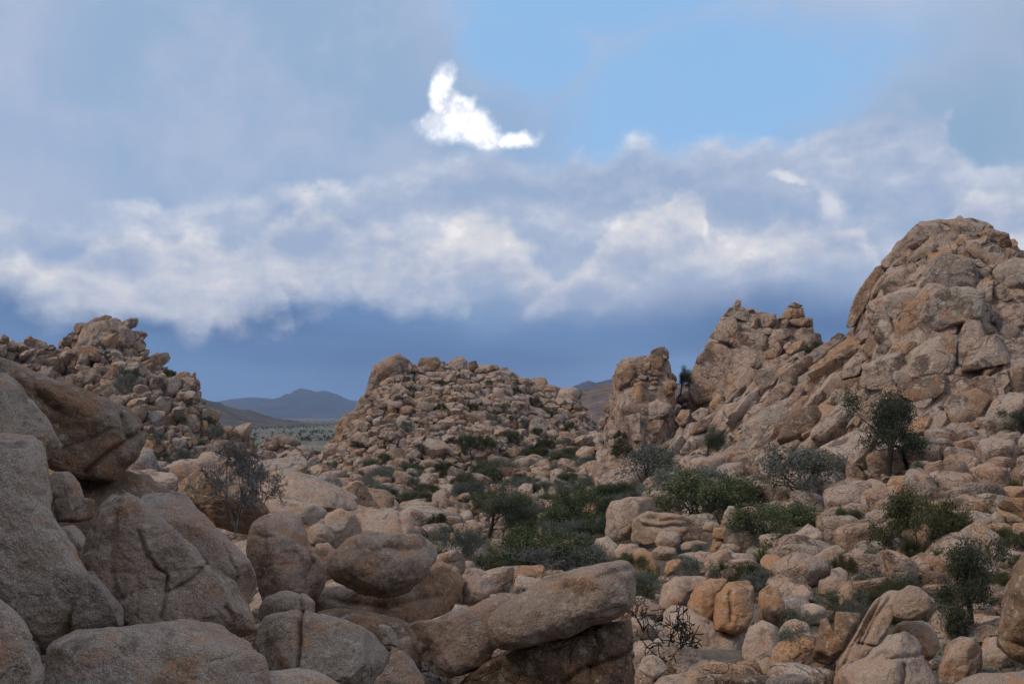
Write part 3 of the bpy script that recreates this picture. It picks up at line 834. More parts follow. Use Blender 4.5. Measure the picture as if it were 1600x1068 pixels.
# leaning tower with the smooth face and the pinnacle beside it
TOWER = formation('granite_tower', 'leaning granite tower with a smooth streaked face between the short pillar and the dome', [(1048, 700), (1062, 640), (1076, 600), (1098, 548), (1118, 512), (1133, 492), (1150, 480), (1175, 483), (1206, 490), (1216, 487), (1230, 480), (1250, 482), (1258, 495), (1270, 500), (1276, 530), (1283, 552), (1300, 590), (1320, 620)],
        [(1048, 98), (1320, 96)], [(1048, 92), (1180, 84), (1320, 88)], shape=1.35, cols=110, rows=60, amp=0.35, cell=3.0, pillow=0.25, seed=8, drop=2, inset=0.2)
tower_blocks = [
    [(640, 745), (628, 620), (660, 540), (705, 440), (755, 372), (850, 384), (935, 462), (1005, 484), (990, 570), (900, 612), (770, 720), (700, 745)],
    [(768, 350), (835, 218), (905, 228), (930, 236), (912, 300), (1000, 316), (1080, 338), (1120, 344), (1085, 440), (1010, 474), (940, 452), (855, 372)],
    [(900, 152), (922, 112), (952, 120), (945, 158)], [(1055, 262), (1090, 205), (1165, 205), (1172, 270), (1110, 308), (1060, 295)], [(1005, 310), (1025, 222), (1060, 212), (1052, 315)],
    [(1240, 158), (1282, 128), (1338, 150), (1300, 168)], [(1225, 215), (1245, 165), (1290, 156), (1328, 164), (1345, 210), (1290, 225)], [(1232, 248), (1330, 222), (1398, 230), (1392, 272), (1330, 282), (1260, 268)],
    [(1268, 330), (1330, 285), (1400, 290), (1424, 380), (1330, 422), (1275, 402)], [(1208, 402), (1262, 368), (1278, 430), (1230, 446)],
    [(1180, 235), (1240, 178), (1335, 162), (1352, 222), (1250, 238)], [(1178, 300), (1205, 240), (1245, 232), (1250, 300), (1190, 320)],
    [(840, 218), (880, 165), (950, 150), (1015, 205), (1000, 250), (915, 225)], [(1120, 370), (1150, 300), (1235, 295), (1270, 330), (1210, 380)],
    [(1080, 500), (1100, 440), (1180, 380), (1210, 430), (1180, 480)], [(1120, 540), (1150, 490), (1230, 450), (1250, 480), (1180, 540)], [(1165, 545), (1190, 490), (1230, 470), (1250, 510), (1220, 560)],
    [(1240, 480), (1280, 440), (1350, 440), (1390, 480), (1320, 500)], [(1250, 540), (1300, 500), (1400, 500), (1380, 540), (1300, 560)], [(1010, 530), (1040, 490), (1085, 510), (1050, 560)],
    [(980, 600), (1010, 545), (1055, 550), (1040, 600)],
]
for i, b in enumerate(tower_blocks):
    boulder(None, b, tr=zt, parent=TOWER['o'], name='rock_block', mat=M_BIG if i < 2 else M_MID, tint=0.25 if i < 2 else None, bvh=TOWER['bvh'], on=tuple(centroid([zt(*q) for q in b])[:2]), push=0.05, p=9 if i < 2 else 4.5, thick=0.35 if i < 2 else 1.1, lean=0.25, sm=1.4, sub=4, grow_k=1.05)
slab = [[(1000, 900), (600, 900), (620, 560), (700, 420), (840, 210), (900, 150), (1010, 210), (1120, 310), (1080, 480), (980, 620)]]
cover(TOWER, rads(110, 0.25, 0.8, 1.8), avoid=[[zt(*q) for q in b] for b in tower_blocks + slab], seed=6, parts=140)

PILLAR = formation('granite_pillar', 'short granite pillar of stacked blocks standing before the leaning tower', [(930, 700), (943, 672), (951, 650), (957, 620), (960, 582), (972, 566), (990, 556), (1010, 552), (1022, 546), (1032, 543), (1043, 550), (1050, 572), (1053, 620), (1054, 660), (1066, 700)],
        [(938, 92), (1066, 92)], [(938, 86), (1000, 82), (1066, 88)], shape=1.25, cols=70, rows=50, amp=0.35, cell=2.2, pillow=0.3, seed=12, drop=1, inset=0.05)
pillar_blocks = [[(165, 560), (190, 520), (260, 520), (290, 570), (250, 640), (210, 690), (170, 660)], [(170, 520), (220, 480), (320, 465), (350, 500), (290, 540), (210, 530)], [(330, 560), (345, 510), (380, 500), (385, 545), (365, 575)],
    [(385, 530), (400, 485), (460, 470), (470, 520), (430, 550)], [(435, 560), (450, 520), (500, 520), (505, 570), (480, 585)], [(370, 560), (420, 548), (462, 575), (440, 590), (380, 580)],
    [(272, 740), (285, 640), (330, 625), (345, 690), (330, 760)], [(470, 690), (480, 630), (522, 630), (522, 720), (480, 715)], [(335, 830), (360, 770), (430, 740), (510, 780), (500, 850), (440, 870), (360, 860)],
    [(300, 600), (330, 580), (372, 590), (350, 615)], [(370, 600), (430, 595), (440, 615), (380, 620)], [(345, 930), (400, 860), (470, 870), (440, 940), (380, 960)], [(380, 470), (400, 430), (430, 412), (470, 410), (495, 440), (500, 480), (430, 490)]]
for b in pillar_blocks:
    boulder(None, b, tr=zt, parent=PILLAR['o'], name='rock_block', mat=M_MID, bvh=PILLAR['bvh'], on=tuple(centroid([zt(*q) for q in b])[:2]), push=0.02, p=5.0, thick=1.0, lean=0.2, sm=1.4, sub=4, grow_k=1.08)
cover(PILLAR, rads(130, 0.2, 0.7, 1.8), avoid=[[zt(*q) for q in b] for b in pillar_blocks], seed=7, parts=150, flat=0.8, sink=0.4, prange=(9, 20))

# hill in the middle
HILL = formation('boulder_hill', 'broad hill of piled tan boulders in the middle distance', [(415, 748), (432, 738), (450, 722), (480, 712), (512, 706), (534, 672), (552, 646), (566, 628), (577, 610), (587, 590), (598, 570), (608, 556), (618, 548), (632, 556), (646, 568), (655, 564), (668, 560), (682, 563), (692, 572), (706, 564), (722, 560), (735, 570),
        (746, 575), (775, 572), (795, 578), (806, 587), (830, 595), (845, 594), (860, 603), (870, 614), (885, 617), (900, 627), (915, 647), (930, 668), (950, 700)],
        [(415, 112), (520, 128), (620, 140), (760, 140), (860, 150), (950, 140)], [(415, 104), (520, 101), (640, 100), (760, 104), (860, 112), (950, 126)], shape=1.35, cols=190, rows=60, amp=0.8, cell=4.0, pillow=0.5, seed=21, drop=8, mat=M_BIG, tint=0.01)  # base under the stones tinted darkest so the gaps read as deep shade
zh = lambda x, y: (420 + 0.3375 * x, 530 + 0.3375 * y)
hill_blocks = [[(305, 470), (310, 400), (350, 345), (395, 330), (420, 270), (500, 240), (490, 290), (420, 370), (380, 430), (340, 470)], [(480, 305), (500, 275), (600, 275), (630, 295), (610, 320), (520, 320)],
    [(775, 330), (800, 310), (850, 325), (855, 355), (810, 360)], [(925, 350), (945, 328), (1010, 330), (1030, 360), (1000, 400), (940, 385)], [(550, 550), (560, 510), (610, 500), (645, 525), (635, 560), (580, 570)],
    [(365, 470), (400, 430), (480, 425), (497, 450), (470, 472), (410, 480)], [(690, 120), (700, 85), (780, 80), (795, 110), (770, 150), (720, 145)], [(825, 140), (835, 95), (890, 75), (920, 100), (920, 160), (860, 150)],
    [(950, 150), (960, 120), (1060, 115), (1070, 140), (1000, 160)], [(920, 105), (960, 98), (970, 125), (935, 150)], [(1085, 530), (1110, 500), (1160, 505), (1170, 545), (1110, 550)], [(735, 150), (850, 148), (900, 170), (850, 190), (760, 185)],
    [(440, 260), (470, 180), (490, 120), (530, 95), (600, 60), (660, 95), (640, 140), (560, 170), (520, 230), (470, 255)], [(370, 560), (380, 525), (410, 525), (415, 560), (395, 575)], [(760, 530), (780, 500), (815, 520), (810, 545)],
    [(470, 610), (520, 580), (600, 580), (600, 610), (520, 625)], [(560, 400), (600, 350), (650, 350), (640, 400), (590, 425)], [(200, 570), (215, 535), (245, 535), (245, 585)], [(145, 530), (160, 505), (200, 510), (210, 540), (180, 560)],
    [(1200, 210), (1225, 180), (1280, 180), (1310, 240), (1290, 270), (1230, 250)]]
for i, b in enumerate(hill_blocks):
    boulder(None, b, tr=zh, parent=HILL['o'], name='rock_block', mat=M_BIG if i in (0, 12) else M_MID, bvh=HILL['bvh'], on=tuple(centroid([zh(*q) for q in b])[:2]), push=0.0, p=3.6, thick=0.9, lean=0.4, sm=1.6, sub=4, tint=0.85 if i == 0 else None)
n2 = cover(HILL, rads(60, 1.0, 2.0, 1.3) + rads(7000, 0.22, 0.9, 2.0), avoid=[[zh(*q) for q in b] for b in hill_blocks], seed=22, dense=0.74, gap=0.07, parts=270, prange=(10, 30), lift=0.95, sink=0.2)

# peak at the left
PEAK = formation('granite_peak', 'dark jagged granite peak standing behind the overhanging boulder at the left', [(-60, 535), (0, 528), (12, 534), (22, 556), (40, 540), (65, 535), (85, 546), (105, 545), (120, 520), (130, 506), (150, 498), (165, 494), (180, 498), (196, 506), (212, 522), (225, 546), (240, 561), (258, 579), (270, 591), (285, 585), (297, 597), (303, 622), (315, 641), (327, 652), (345, 667), (360, 674), (374, 694), (400, 722)],
        [(-60, 105), (100, 118), (170, 124), (300, 116), (400, 112)], [(-60, 84), (170, 92), (300, 95), (400, 100)], shape=1.15, cols=150, rows=56, amp=1.0, cell=3.6, pillow=0.8, seed=31, drop=3, tint=0.01)  # dark base tint stands in for shade in the crevices between stones
zp = lambda x, y: (0.2753 * x, 480 + 0.2753 * y)
peak_blocks = [[(430, 215), (450, 130), (500, 90), (600, 75), (720, 100), (775, 160), (820, 280), (760, 290), (640, 260), (560, 190)], [(480, 100), (540, 60), (600, 42), (640, 55), (630, 85), (560, 95)], [(380, 260), (440, 215), (540, 215), (590, 260), (560, 310), (470, 300)],
    [(210, 330), (240, 290), (330, 280), (350, 340), (290, 380)], [(390, 350), (400, 285), (450, 285), (480, 330), (450, 365)], [(905, 690), (930, 620), (980, 590), (1030, 620), (1020, 680), (960, 710)], [(1020, 690), (1040, 610), (1110, 605), (1140, 650), (1130, 710), (1060, 715)],
    [(1150, 640), (1180, 640), (1190, 750), (1150, 760), (1135, 700)], [(1280, 700), (1330, 685), (1375, 720), (1370, 770), (1290, 770)], [(0, 190), (20, 150), (50, 170), (50, 200), (20, 215)], [(150, 230), (180, 195), (260, 195), (280, 230), (200, 250)], [(980, 410), (1000, 375), (1060, 372), (1070, 405), (1040, 430)],
    [(760, 560), (850, 550), (930, 580), (900, 620), (800, 610)], [(1180, 850), (1215, 825), (1250, 850), (1230, 870)], [(560, 420), (640, 330), (700, 340), (640, 440), (620, 470)]]
for b in peak_blocks:
    boulder(None, b, tr=zp, parent=PEAK['o'], name='rock_block', mat=M_BIG, bvh=PEAK['bvh'], on=tuple(centroid([zp(*q) for q in b])[:2]), push=0.0, p=4.0, thick=0.8, lean=0.3, sm=1.6, sub=4, rough=1.5, tint=rnd.choice((0.05, 0.1, 0.4, 0.85)))
hid = [[(-60, 590), (0, 590), (225, 690), (235, 800), (-60, 800)]]
n3 = cover(PEAK, rads(40, 0.9, 1.4, 1.3) + rads(3000, 0.24, 0.85, 1.8), avoid=[[zp(*q) for q in b] for b in peak_blocks] + hid, seed=32, gap=0.07, parts=250, prange=(12, 34), lift=0.9, flat=0.8, sink=0.2, dense=0.76, stretch=1.3, sdir=(0.3, 0.1, 0.9))

# low rocks in the gap between the two hills
GAPR = formation('gap_outcrop', 'low dark outcrop closing the gap between the peak and the boulder hill', [(380, 712), (405, 700), (428, 690), (445, 688), (462, 693), (475, 706), (490, 722)], [(380, 150), (490, 150)], [(380, 138), (490, 138)], shape=1.3, cols=40, rows=20, amp=0.4, cell=2.0, seed=41, drop=1, mat=M_FAR)
cover(GAPR, rads(170, 0.35, 1.2, 1.6), seed=42, parts=60, mat=M_FAR)

# ------------------------------------------------------------------ far land
def ridge_hill(name, pts, D, depth, mat, rough, rows=40, cols=240, seed=1):
    pts = np.array(pts, float); px = np.linspace(pts[0, 0], pts[-1, 0], cols)
    y = np.interp(px, pts[:, 0], pts[:, 1]); V = []
    for a, b in zip(px, y):
        P = at(a, b, D)
        for t in np.linspace(-1, 1, rows):
            s = 1 - abs(t); V.append((P[0] + 0 * t, D + depth * t, -14 + (max(P[2] + 13, 0.5)) * s ** 0.85))
    V = np.array(V)
    k = np.clip(V[:, 2] + 13, 0, None)
    hm = k.max()
    V[:, 2] += rough * hm * np.clip(k / hm, 0, 1) ** 0.7 * (0.6 * fbm(V / np.array([hm, hm * 1.2, hm]) * 1.2, 5, seed, 0.55) - 0.1) * (0.25 + 0.75 * np.minimum(1, np.abs(np.tile(np.linspace(-1, 1, rows), cols)) * 4))
    ii = (np.arange(cols - 1)[:, None] * rows + np.arange(rows - 1)[None]).ravel()
    Q = np.stack([ii, ii + rows, ii + rows + 1, ii + 1], 1)
    obj(name, mesh_np(name, V, Q, mat), kind='structure')
M_HILL = flat_mat('scrub_hillside', [(0.3, (0.05, 0.05, 0.045)), (0.5, (0.10, 0.085, 0.07)), (0.7, (0.17, 0.13, 0.10))], 0.035, bump=6.0, detail=9)
M_MTN = flat_mat('far_mountain_rock', [(0.3, (0.035, 0.035, 0.04)), (0.7, (0.085, 0.075, 0.075))], 0.004, bump=40, detail=8)
M_PINK = flat_mat('pink_rock_hillside', [(0.3, (0.07, 0.055, 0.045)), (0.5, (0.16, 0.11, 0.085)), (0.7, (0.27, 0.19, 0.145))], 0.06, bump=6.0, detail=10)
ridge_hill('hill_slope', [(150, 596), (250, 603), (305, 617), (330, 625), (370, 640), (420, 655), (460, 664), (500, 668)], 1300, 420, M_HILL, 0.25, seed=3)
ridge_hill('far_hills', [(200, 640), (300, 630), (350, 624), (390, 620), (430, 623), (450, 617), (470, 608), (480, 609), (495, 612), (510, 611), (530, 618), (550, 624), (590, 628), (680, 636), (760, 640)], 7500, 1600, M_MTN, 0.32, seed=5)
ridge_hill('far_ridge', [(760, 640), (840, 620), (880, 608), (905, 600), (918, 594), (930, 597), (960, 590), (1020, 588), (1100, 600), (1200, 610)], 4200, 900, M_MTN, 0.3, seed=7)
ridge_hill('pink_hill', [(820, 655), (870, 628), (900, 608), (940, 600), (980, 592), (1040, 596), (1120, 610), (1200, 640)], 1000, 330, M_PINK, 0.25, seed=9)
# ------------------------------------------------------------------ boulders of the near pile (left)
boulder('pale lichen-grey boulder at the left edge, tucked under the overhanging brown boulder', [(-60, 560), (0, 574), (30, 594), (52, 625), (76, 660), (97, 700), (95, 722), (74, 750), (40, 760), (-60, 760)], 12, tint=0.56, sub=6, thick=0.9, p=3.0, facets=6)
boulder('largest pale boulder filling the left edge above the corner boulder', [(-90, 640), (0, 636), (36, 655), (68, 690), (76, 740), (84, 795), (112, 850), (131, 900), (135, 948), (102, 985), (60, 998), (0, 940), (-90, 900)], 10, tint=0.60, sub=6, thick=0.85, lean=0.3, p=3.0, facets=6)
boulder('rounded boulder cut off by the bottom left corner of the photo', [(-80, 905), (0, 934), (30, 958), (52, 990), (62, 1030), (68, 1090), (60, 1160), (-80, 1160)], 7.5, tint=0.58, sub=6, thick=0.9, lean=0.35)
boulder('long low rounded boulder with a rusty front along the bottom left', [(62, 1100), (66, 1003), (100, 986), (200, 970), (300, 961), (350, 968), (388, 998), (413, 1030), (404, 1060), (380, 1120), (240, 1150)], 8.3, tint=0.2, sub=6, thick=0.9, lean=0.5)
boulder('tilted triangular slab leaning among the near boulders with a pointed top', [(146, 765), (156, 750), (176, 757), (216, 785), (280, 840), (332, 890), (402, 942), (413, 958), (398, 990), (352, 1000), (300, 1000), (200, 990), (160, 930), (140, 884), (137, 828), (144, 790)], 11, tint=0.40, sub=6, thick=0.7, lean=0.25, p=4.0, sm=1.2, facets=10, rough=1.25,
        cracks=[([(215, 830), (230, 870), (262, 900), (252, 965)], 3.0, 7), ([(262, 925), (300, 905), (325, 880)], 2.5, 6), ([(352, 950), (360, 962)], 4, 7), ([(180, 800), (172, 850), (178, 960)], 6, 6)])
boulder('smooth pinkish slab lying behind the tilted triangular slab', [(210, 768), (240, 757), (290, 768), (332, 815), (382, 870), (406, 918), (402, 950), (360, 960), (300, 900), (240, 830)], 13.2, tint=0.27, sub=6, thick=0.8, lean=0.55, p=3.4, facets=6, cracks=[([(350, 850), (370, 890), (365, 920)], 2, 4)])
boulder('huge brown overhanging boulder with a diagonal crack above the pale boulders', [(-60, 540), (0, 554), (50, 574), (100, 590), (152, 612), (202, 636), (226, 670), (246, 712), (240, 746), (212, 757), (160, 756), (118, 742), (90, 735), (60, 700), (0, 660), (-60, 640)], 15.5, tint=0.07, sub=6, thick=0.95, lean=-0.02, p=3.4, sm=1.8, facets=9, mat=M_NEAR,
        cracks=[([(225, 672), (200, 690), (170, 710), (135, 738)], 4.5, 11), ([(192, 650), (196, 672), (205, 682)], 4, 8), ([(50, 590), (60, 620), (90, 640)], 6, 7), ([(100, 700), (150, 685), (175, 668)], 5, 5)])
boulder('small egg-shaped boulder wedged beneath the huge overhanging boulder', [(74, 748), (86, 738), (108, 737), (124, 755), (129, 778), (108, 786), (84, 782)], 13.5, tint=0.5, sub=5)
boulder('filler rock tinted dark as shade in the hollow beneath the huge overhanging boulder', [(60, 740), (150, 728), (235, 742), (290, 790), (270, 900), (150, 930), (70, 880)], 15.8, tint=0.03, sub=5, thick=0.7, lean=0.5, p=3)  # added filler; its dark tint stands in for the shade of the hollow
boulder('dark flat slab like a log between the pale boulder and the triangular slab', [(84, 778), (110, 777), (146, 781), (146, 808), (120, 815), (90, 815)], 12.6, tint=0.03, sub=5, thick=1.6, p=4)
boulder('pale boulder squeezed below the log-like slab', [(92, 822), (116, 818), (136, 842), (143, 862), (140, 892), (115, 895), (95, 870)], 11.8, tint=0.6, sub=5)
boulder('grey wedge of rock with a sharp top beside the largest pale boulder', [(112, 888), (142, 888), (160, 908), (190, 950), (196, 978), (150, 990), (110, 985)], 9.8, tint=0.98, sub=5, p=3.4, sm=1.5, facets=5)
boulder('tall tan boulder with a rounded head beside the ovoid boulder', [(400, 812), (414, 802), (450, 799), (470, 808), (480, 838), (492, 862), (508, 886), (506, 912), (496, 938), (460, 945), (412, 940), (400, 905), (380, 862), (388, 832)], 17, tint=0.23, sub=6, thick=0.9, p=2.7, cracks=[([(398, 834), (412, 838), (425, 836)], 2.5, 3), ([(480, 850), (490, 880), (478, 905)], 4, 7)])
boulder('low tan boulder lying before the tall boulder with the rounded head', [(404, 948), (415, 932), (445, 922), (478, 925), (494, 940), (490, 962), (440, 970), (405, 970)], 14, tint=0.3, sub=5, cracks=[([(470, 925), (472, 960)], 2.5, 5)])
boulder('brown boulder standing behind the bare grey shrub', [(272, 748), (285, 738), (320, 733), (356, 736), (390, 752), (420, 800), (400, 835), (340, 825), (300, 785), (276, 765)], 21, tint=0.03, sub=5, mat=M_NEAR)
boulder('large ovoid boulder with a grooved top in the middle of the near pile', [(509, 888), (518, 862), (545, 838), (575, 828), (600, 836), (630, 830), (662, 830), (688, 848), (691, 868), (684, 888), (668, 902), (640, 922), (600, 931), (558, 922), (522, 906)], 16.5, tint=0.44, sub=6, thick=1.0, lean=0.15, p=2.3, facets=3, cracks=[([(590, 835), (600, 850), (625, 858)], 9, 9), ([(640, 858), (662, 855)], 5, 5)])
boulder('broad tan bedrock shelf beneath the large ovoid boulder', [(462, 945), (520, 915), (600, 922), (665, 890), (686, 868), (712, 884), (728, 912), (722, 938), (690, 962), (640, 975), (560, 985), (480, 975)], 17.8, tint=0.84, sub=6, thick=1.1, lean=0.6, cracks=[([(500, 935), (600, 950), (690, 930)], 5, 6)])
boulder('small boulder at the right end of the shelf under the ovoid boulder', [(722, 912), (742, 896), (762, 902), (771, 918), (760, 945), (725, 945)], 18.5, tint=0.3, sub=5)
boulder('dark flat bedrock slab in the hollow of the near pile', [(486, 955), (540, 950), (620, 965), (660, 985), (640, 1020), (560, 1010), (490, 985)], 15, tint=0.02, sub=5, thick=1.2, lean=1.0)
boulder('brown tilted slab with a jagged dark end below the shelf', [(617, 976), (640, 970), (680, 966), (740, 944), (790, 915), (826, 911), (800, 945), (785, 985), (778, 1010), (752, 1040), (705, 1052), (668, 1050), (650, 1020), (640, 1005)], 13, tint=0.20, sub=6, thick=0.9, lean=0.35, p=3.6, sm=1.2, facets=8, cracks=[([(620, 980), (645, 990), (668, 1020), (672, 1046)], 7, 12)])
boulder('big smooth boulder with a shallow bowl in its top above a dark block', [(770, 992), (767, 968), (784, 946), (838, 911), (880, 891), (945, 879), (985, 873), (995, 890), (992, 940), (966, 968), (905, 986), (850, 1005), (802, 1013), (778, 1008)], 12.5, tint=0.43, sub=6, thick=1.0, lean=0.4, p=2.2, facets=1, cracks=[([(893, 915), (905, 928), (905, 932)], 15, 14), ([(935, 900), (960, 892), (990, 885)], 5, 6), ([(940, 960), (965, 950)], 5, 5)])
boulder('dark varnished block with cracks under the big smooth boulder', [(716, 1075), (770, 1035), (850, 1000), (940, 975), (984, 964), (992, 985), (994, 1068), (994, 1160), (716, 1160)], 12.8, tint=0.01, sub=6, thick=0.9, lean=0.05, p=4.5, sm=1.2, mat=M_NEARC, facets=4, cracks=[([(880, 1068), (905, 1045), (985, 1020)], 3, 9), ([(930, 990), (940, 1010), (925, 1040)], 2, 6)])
boulder('grey boulder split by a straight vertical crack at the bottom of the pile', [(398, 1005), (404, 975), (430, 957), (480, 957), (540, 965), (588, 990), (614, 1026), (610, 1046), (575, 1070), (500, 1090), (420, 1060)], 10, tint=0.99, sub=6, thick=0.9, lean=0.4, p=3.0, facets=7, cracks=[([(471, 950), (467, 1000), (464, 1045)], 3.0, 16)])
boulder('pale low boulder at the bottom edge before the split grey boulder', [(388, 1110), (398, 1042), (450, 1038), (500, 1050), (528, 1070), (520, 1130)], 8.6, tint=0.6, sub=5, thick=1.2, lean=0.6)
boulder('small pink rock wedged between the split boulder and the tilted slab', [(590, 975), (608, 975), (620, 990), (625, 1010), (600, 1008)], 12.3, tint=0.3, sub=5)
boulder('brown boulder at the bottom edge right of the split grey boulder', [(560, 1090), (590, 1040), (625, 1015), (650, 1030), (668, 1060), (660, 1110)], 11, tint=0.2, sub=5, thick=1.2)
boulder('tan boulder filling the gap under the tilted slab', [(615, 1000), (640, 990), (660, 1020), (660, 1050), (625, 1050), (608, 1020)], 13.4, tint=0.25, sub=5)
boulder('long pink bedrock ridge sloping down behind the tall headed boulder', [(392, 752), (440, 739), (500, 752), (545, 775), (576, 793), (500, 800), (430, 790), (395, 780)], 33, tint=0.24, sub=5, lean=1.2, thick=1.2, mat=M_NEAR)
boulder('grey bedrock slab above the pink ridge near the bare shrub', [(410, 742), (440, 730), (490, 742), (550, 770), (572, 785), (520, 775), (450, 755)], 36, tint=0.99, sub=5, lean=1.2, thick=1.2, mat=M_NEAR)
boulder('rounded pink bedrock hump below the pink ridge', [(404, 782), (440, 778), (500, 788), (515, 800), (490, 822), (450, 815), (410, 810)], 28, tint=0.3, sub=5, lean=0.9, thick=1.2)
boulder('tan bedrock hump right of the double-topped boulder', [(552, 805), (575, 797), (612, 795), (642, 805), (650, 828), (640, 845), (600, 850), (560, 838)], 25, tint=0.22, sub=5, lean=0.7, cracks=[([(625, 800), (630, 830)], 2, 5)])
boulder('double-topped tan boulder behind the large ovoid boulder', [(497, 822), (512, 802), (532, 794), (556, 804), (564, 830), (555, 852), (520, 858), (505, 845)], 22, tint=0.26, sub=5)
boulder('flat pale boulder beside the double-topped boulder', [(476, 824), (495, 818), (520, 822), (524, 842), (505, 860), (482, 850)], 20.5, tint=0.5, sub=5)
boulder('narrow tan rock standing under the flat pale boulder', [(492, 850), (512, 846), (524, 860), (515, 900), (500, 890)], 19.5, tint=0.2, sub=4)

# ------------------------------------------------------------------ boulders of the right side
K = dict(mat=M_NEAR)
boulder('tall dark rock face cut off by the right edge beside the dark green tree', [(1700, 840), (1612, 850), (1586, 885), (1572, 920), (1570, 962), (1566, 1002), (1586, 1024), (1620, 1040), (1700, 1040)], 16, tint=0.04, sub=6, thick=1.0, p=3.2, cracks=[([(1572, 1000), (1600, 1010)], 4, 6)])
boulder('pale three-lobed boulder at the bottom edge below the square balanced boulder', [(1310, 1090), (1318, 1042), (1345, 1030), (1374, 1004), (1388, 990), (1430, 987), (1442, 1004), (1448, 1036), (1463, 1075), (1460, 1120), (1320, 1120)], 15, tint=0.24, sub=6, lean=0.4, cracks=[([(1385, 1028), (1430, 1024), (1445, 1018)], 2.5, 7), ([(1412, 1040), (1412, 1068)], 3, 8)])
boulder('upright tan boulder in front of the dark green tree', [(1470, 1075), (1468, 1042), (1480, 1005), (1500, 992), (1524, 993), (1536, 1012), (1534, 1048), (1520, 1068)], 17, tint=0.28, sub=5)
boulder('tan boulder right of the upright boulder under the dark green tree', [(1530, 1020), (1540, 998), (1556, 994), (1582, 1018), (1590, 1036), (1560, 1055), (1530, 1055)], 18, tint=0.23, sub=5)
boulder('grey slab along the bottom right corner', [(1470, 1110), (1485, 1068), (1530, 1050), (1600, 1043), (1700, 1050), (1700, 1120)], 13.5, tint=0.97, sub=5, lean=0.8)
boulder('square rounded boulder balanced on the fluted rock fin', [(1395, 952), (1402, 925), (1418, 916), (1438, 917), (1456, 932), (1453, 955), (1442, 968), (1412, 968), (1398, 963)], 18.3, tint=0.46, sub=5, p=3.0, facets=2)
boulder('fluted rock fin slanting up to the square balanced boulder', [(1300, 1075), (1306, 1040), (1340, 980), (1366, 936), (1392, 917), (1418, 918), (1404, 935), (1398, 965), (1376, 1005), (1335, 1050), (1320, 1080)], 18.6, tint=0.2, sub=6, p=3.0, sm=1.6, cracks=[([(1392, 930), (1370, 960), (1345, 1010)], 3, 9), ([(1376, 935), (1355, 975), (1340, 1005)], 3, 9), ([(1360, 960), (1330, 1010), (1318, 1040)], 3, 7), ([(1340, 1006), (1370, 1010)], 2, 6)])
boulder('orange rounded rock under the square balanced boulder', [(1392, 992), (1400, 972), (1420, 966), (1445, 968), (1466, 990), (1470, 1012), (1455, 1030), (1430, 1030), (1400, 1020)], 19, tint=0.83, sub=5)
boulder('dark brown horned rock left of the fluted fin', [(1266, 1034), (1276, 1000), (1284, 968), (1294, 965), (1302, 984), (1305, 955), (1348, 955), (1342, 980), (1318, 1020), (1300, 1036)], 20, tint=0.02, sub=5, p=3.2, sm=1.4)
boulder('dark rock standing below the horned rock', [(1268, 1036), (1302, 1034), (1306, 1100), (1268, 1100)], 20.3, tint=0.01, sub=5, p=4, sm=1.2)
boulder('upright rounded boulder at the bottom beside its round neighbour', [(1158, 1024), (1162, 990), (1172, 973), (1192, 970), (1214, 978), (1222, 1008), (1206, 1030), (1170, 1042)], 24, tint=0.26, sub=5, p=2.8)
boulder('round pale boulder touching the upright rounded boulder', [(1217, 988), (1226, 972), (1242, 966), (1264, 974), (1270, 995), (1262, 1010), (1236, 1014)], 24.5, tint=0.5, sub=5)
boulder('round boulder in front of the upright rounded boulder', [(1170, 1058), (1176, 1036), (1200, 1023), (1222, 1034), (1230, 1056), (1222, 1085), (1180, 1085)], 22, tint=0.47, sub=5)
boulder('pale oval boulder lying right of the dark varnished block', [(994, 1045), (1004, 1026), (1020, 1022), (1036, 1030), (1042, 1044), (1028, 1060), (1005, 1066)], 22, tint=0.62, sub=5)
boulder('broad tan boulder along the bottom edge below the charred shrub', [(1002, 1090), (1030, 1056), (1080, 1044), (1110, 1052), (1120, 1080), (1110, 1100)], 20, tint=0.25, sub=5, lean=0.6)
boulder('grey boulder with a cracked side behind the broad bottom boulder', [(1068, 1045), (1090, 1032), (1115, 1030), (1132, 1045), (1136, 1068), (1110, 1075), (1080, 1060)], 22.5, tint=0.96, sub=5, cracks=[([(1108, 1032), (1115, 1060)], 2, 5)])
boulder('left lobe of the bulging orange outcrop above the charred shrub', [(1024, 940), (1034, 915), (1056, 900), (1095, 898), (1110, 905), (1080, 925), (1066, 948), (1040, 955)], 28.6, tint=0.24, sub=5, p=2.8)
boulder('middle lobe of the bulging orange outcrop above the charred shrub', [(1070, 946), (1084, 916), (1110, 902), (1140, 903), (1122, 930), (1117, 972), (1095, 966)], 27.6, tint=0.80, sub=5, p=2.8)
boulder('rightmost lobe of the bulging orange outcrop with a nose-like rib', [(1112, 975), (1116, 932), (1138, 908), (1168, 903), (1179, 918), (1179, 962), (1166, 984), (1142, 992), (1118, 986)], 26.8, tint=0.82, sub=5, p=3.0, cracks=[([(1112, 925), (1112, 975)], 3, 7), ([(1140, 925), (1142, 970)], 3, 6)])
boulder('pink cliff base under the bulging orange outcrop', [(1040, 985), (1048, 948), (1076, 950), (1112, 976), (1162, 985), (1165, 1010), (1152, 1050), (1100, 1050), (1055, 1030)], 27.0, tint=0.27, sub=5, p=3.2, rough=1.4)
boulder('column of tan rock right of the bulging orange outcrop', [(1183, 968), (1186, 925), (1203, 912), (1216, 918), (1226, 945), (1224, 968), (1205, 978)], 28, tint=0.83, sub=5, p=2.8)
boulder('arched tan block standing left of the layered stack', [(946, 838), (947, 800), (956, 783), (986, 775), (1024, 777), (1030, 798), (1006, 812), (995, 842), (960, 846)], 50, tint=0.22, sub=5, p=3.2, mat=M_NEARC)
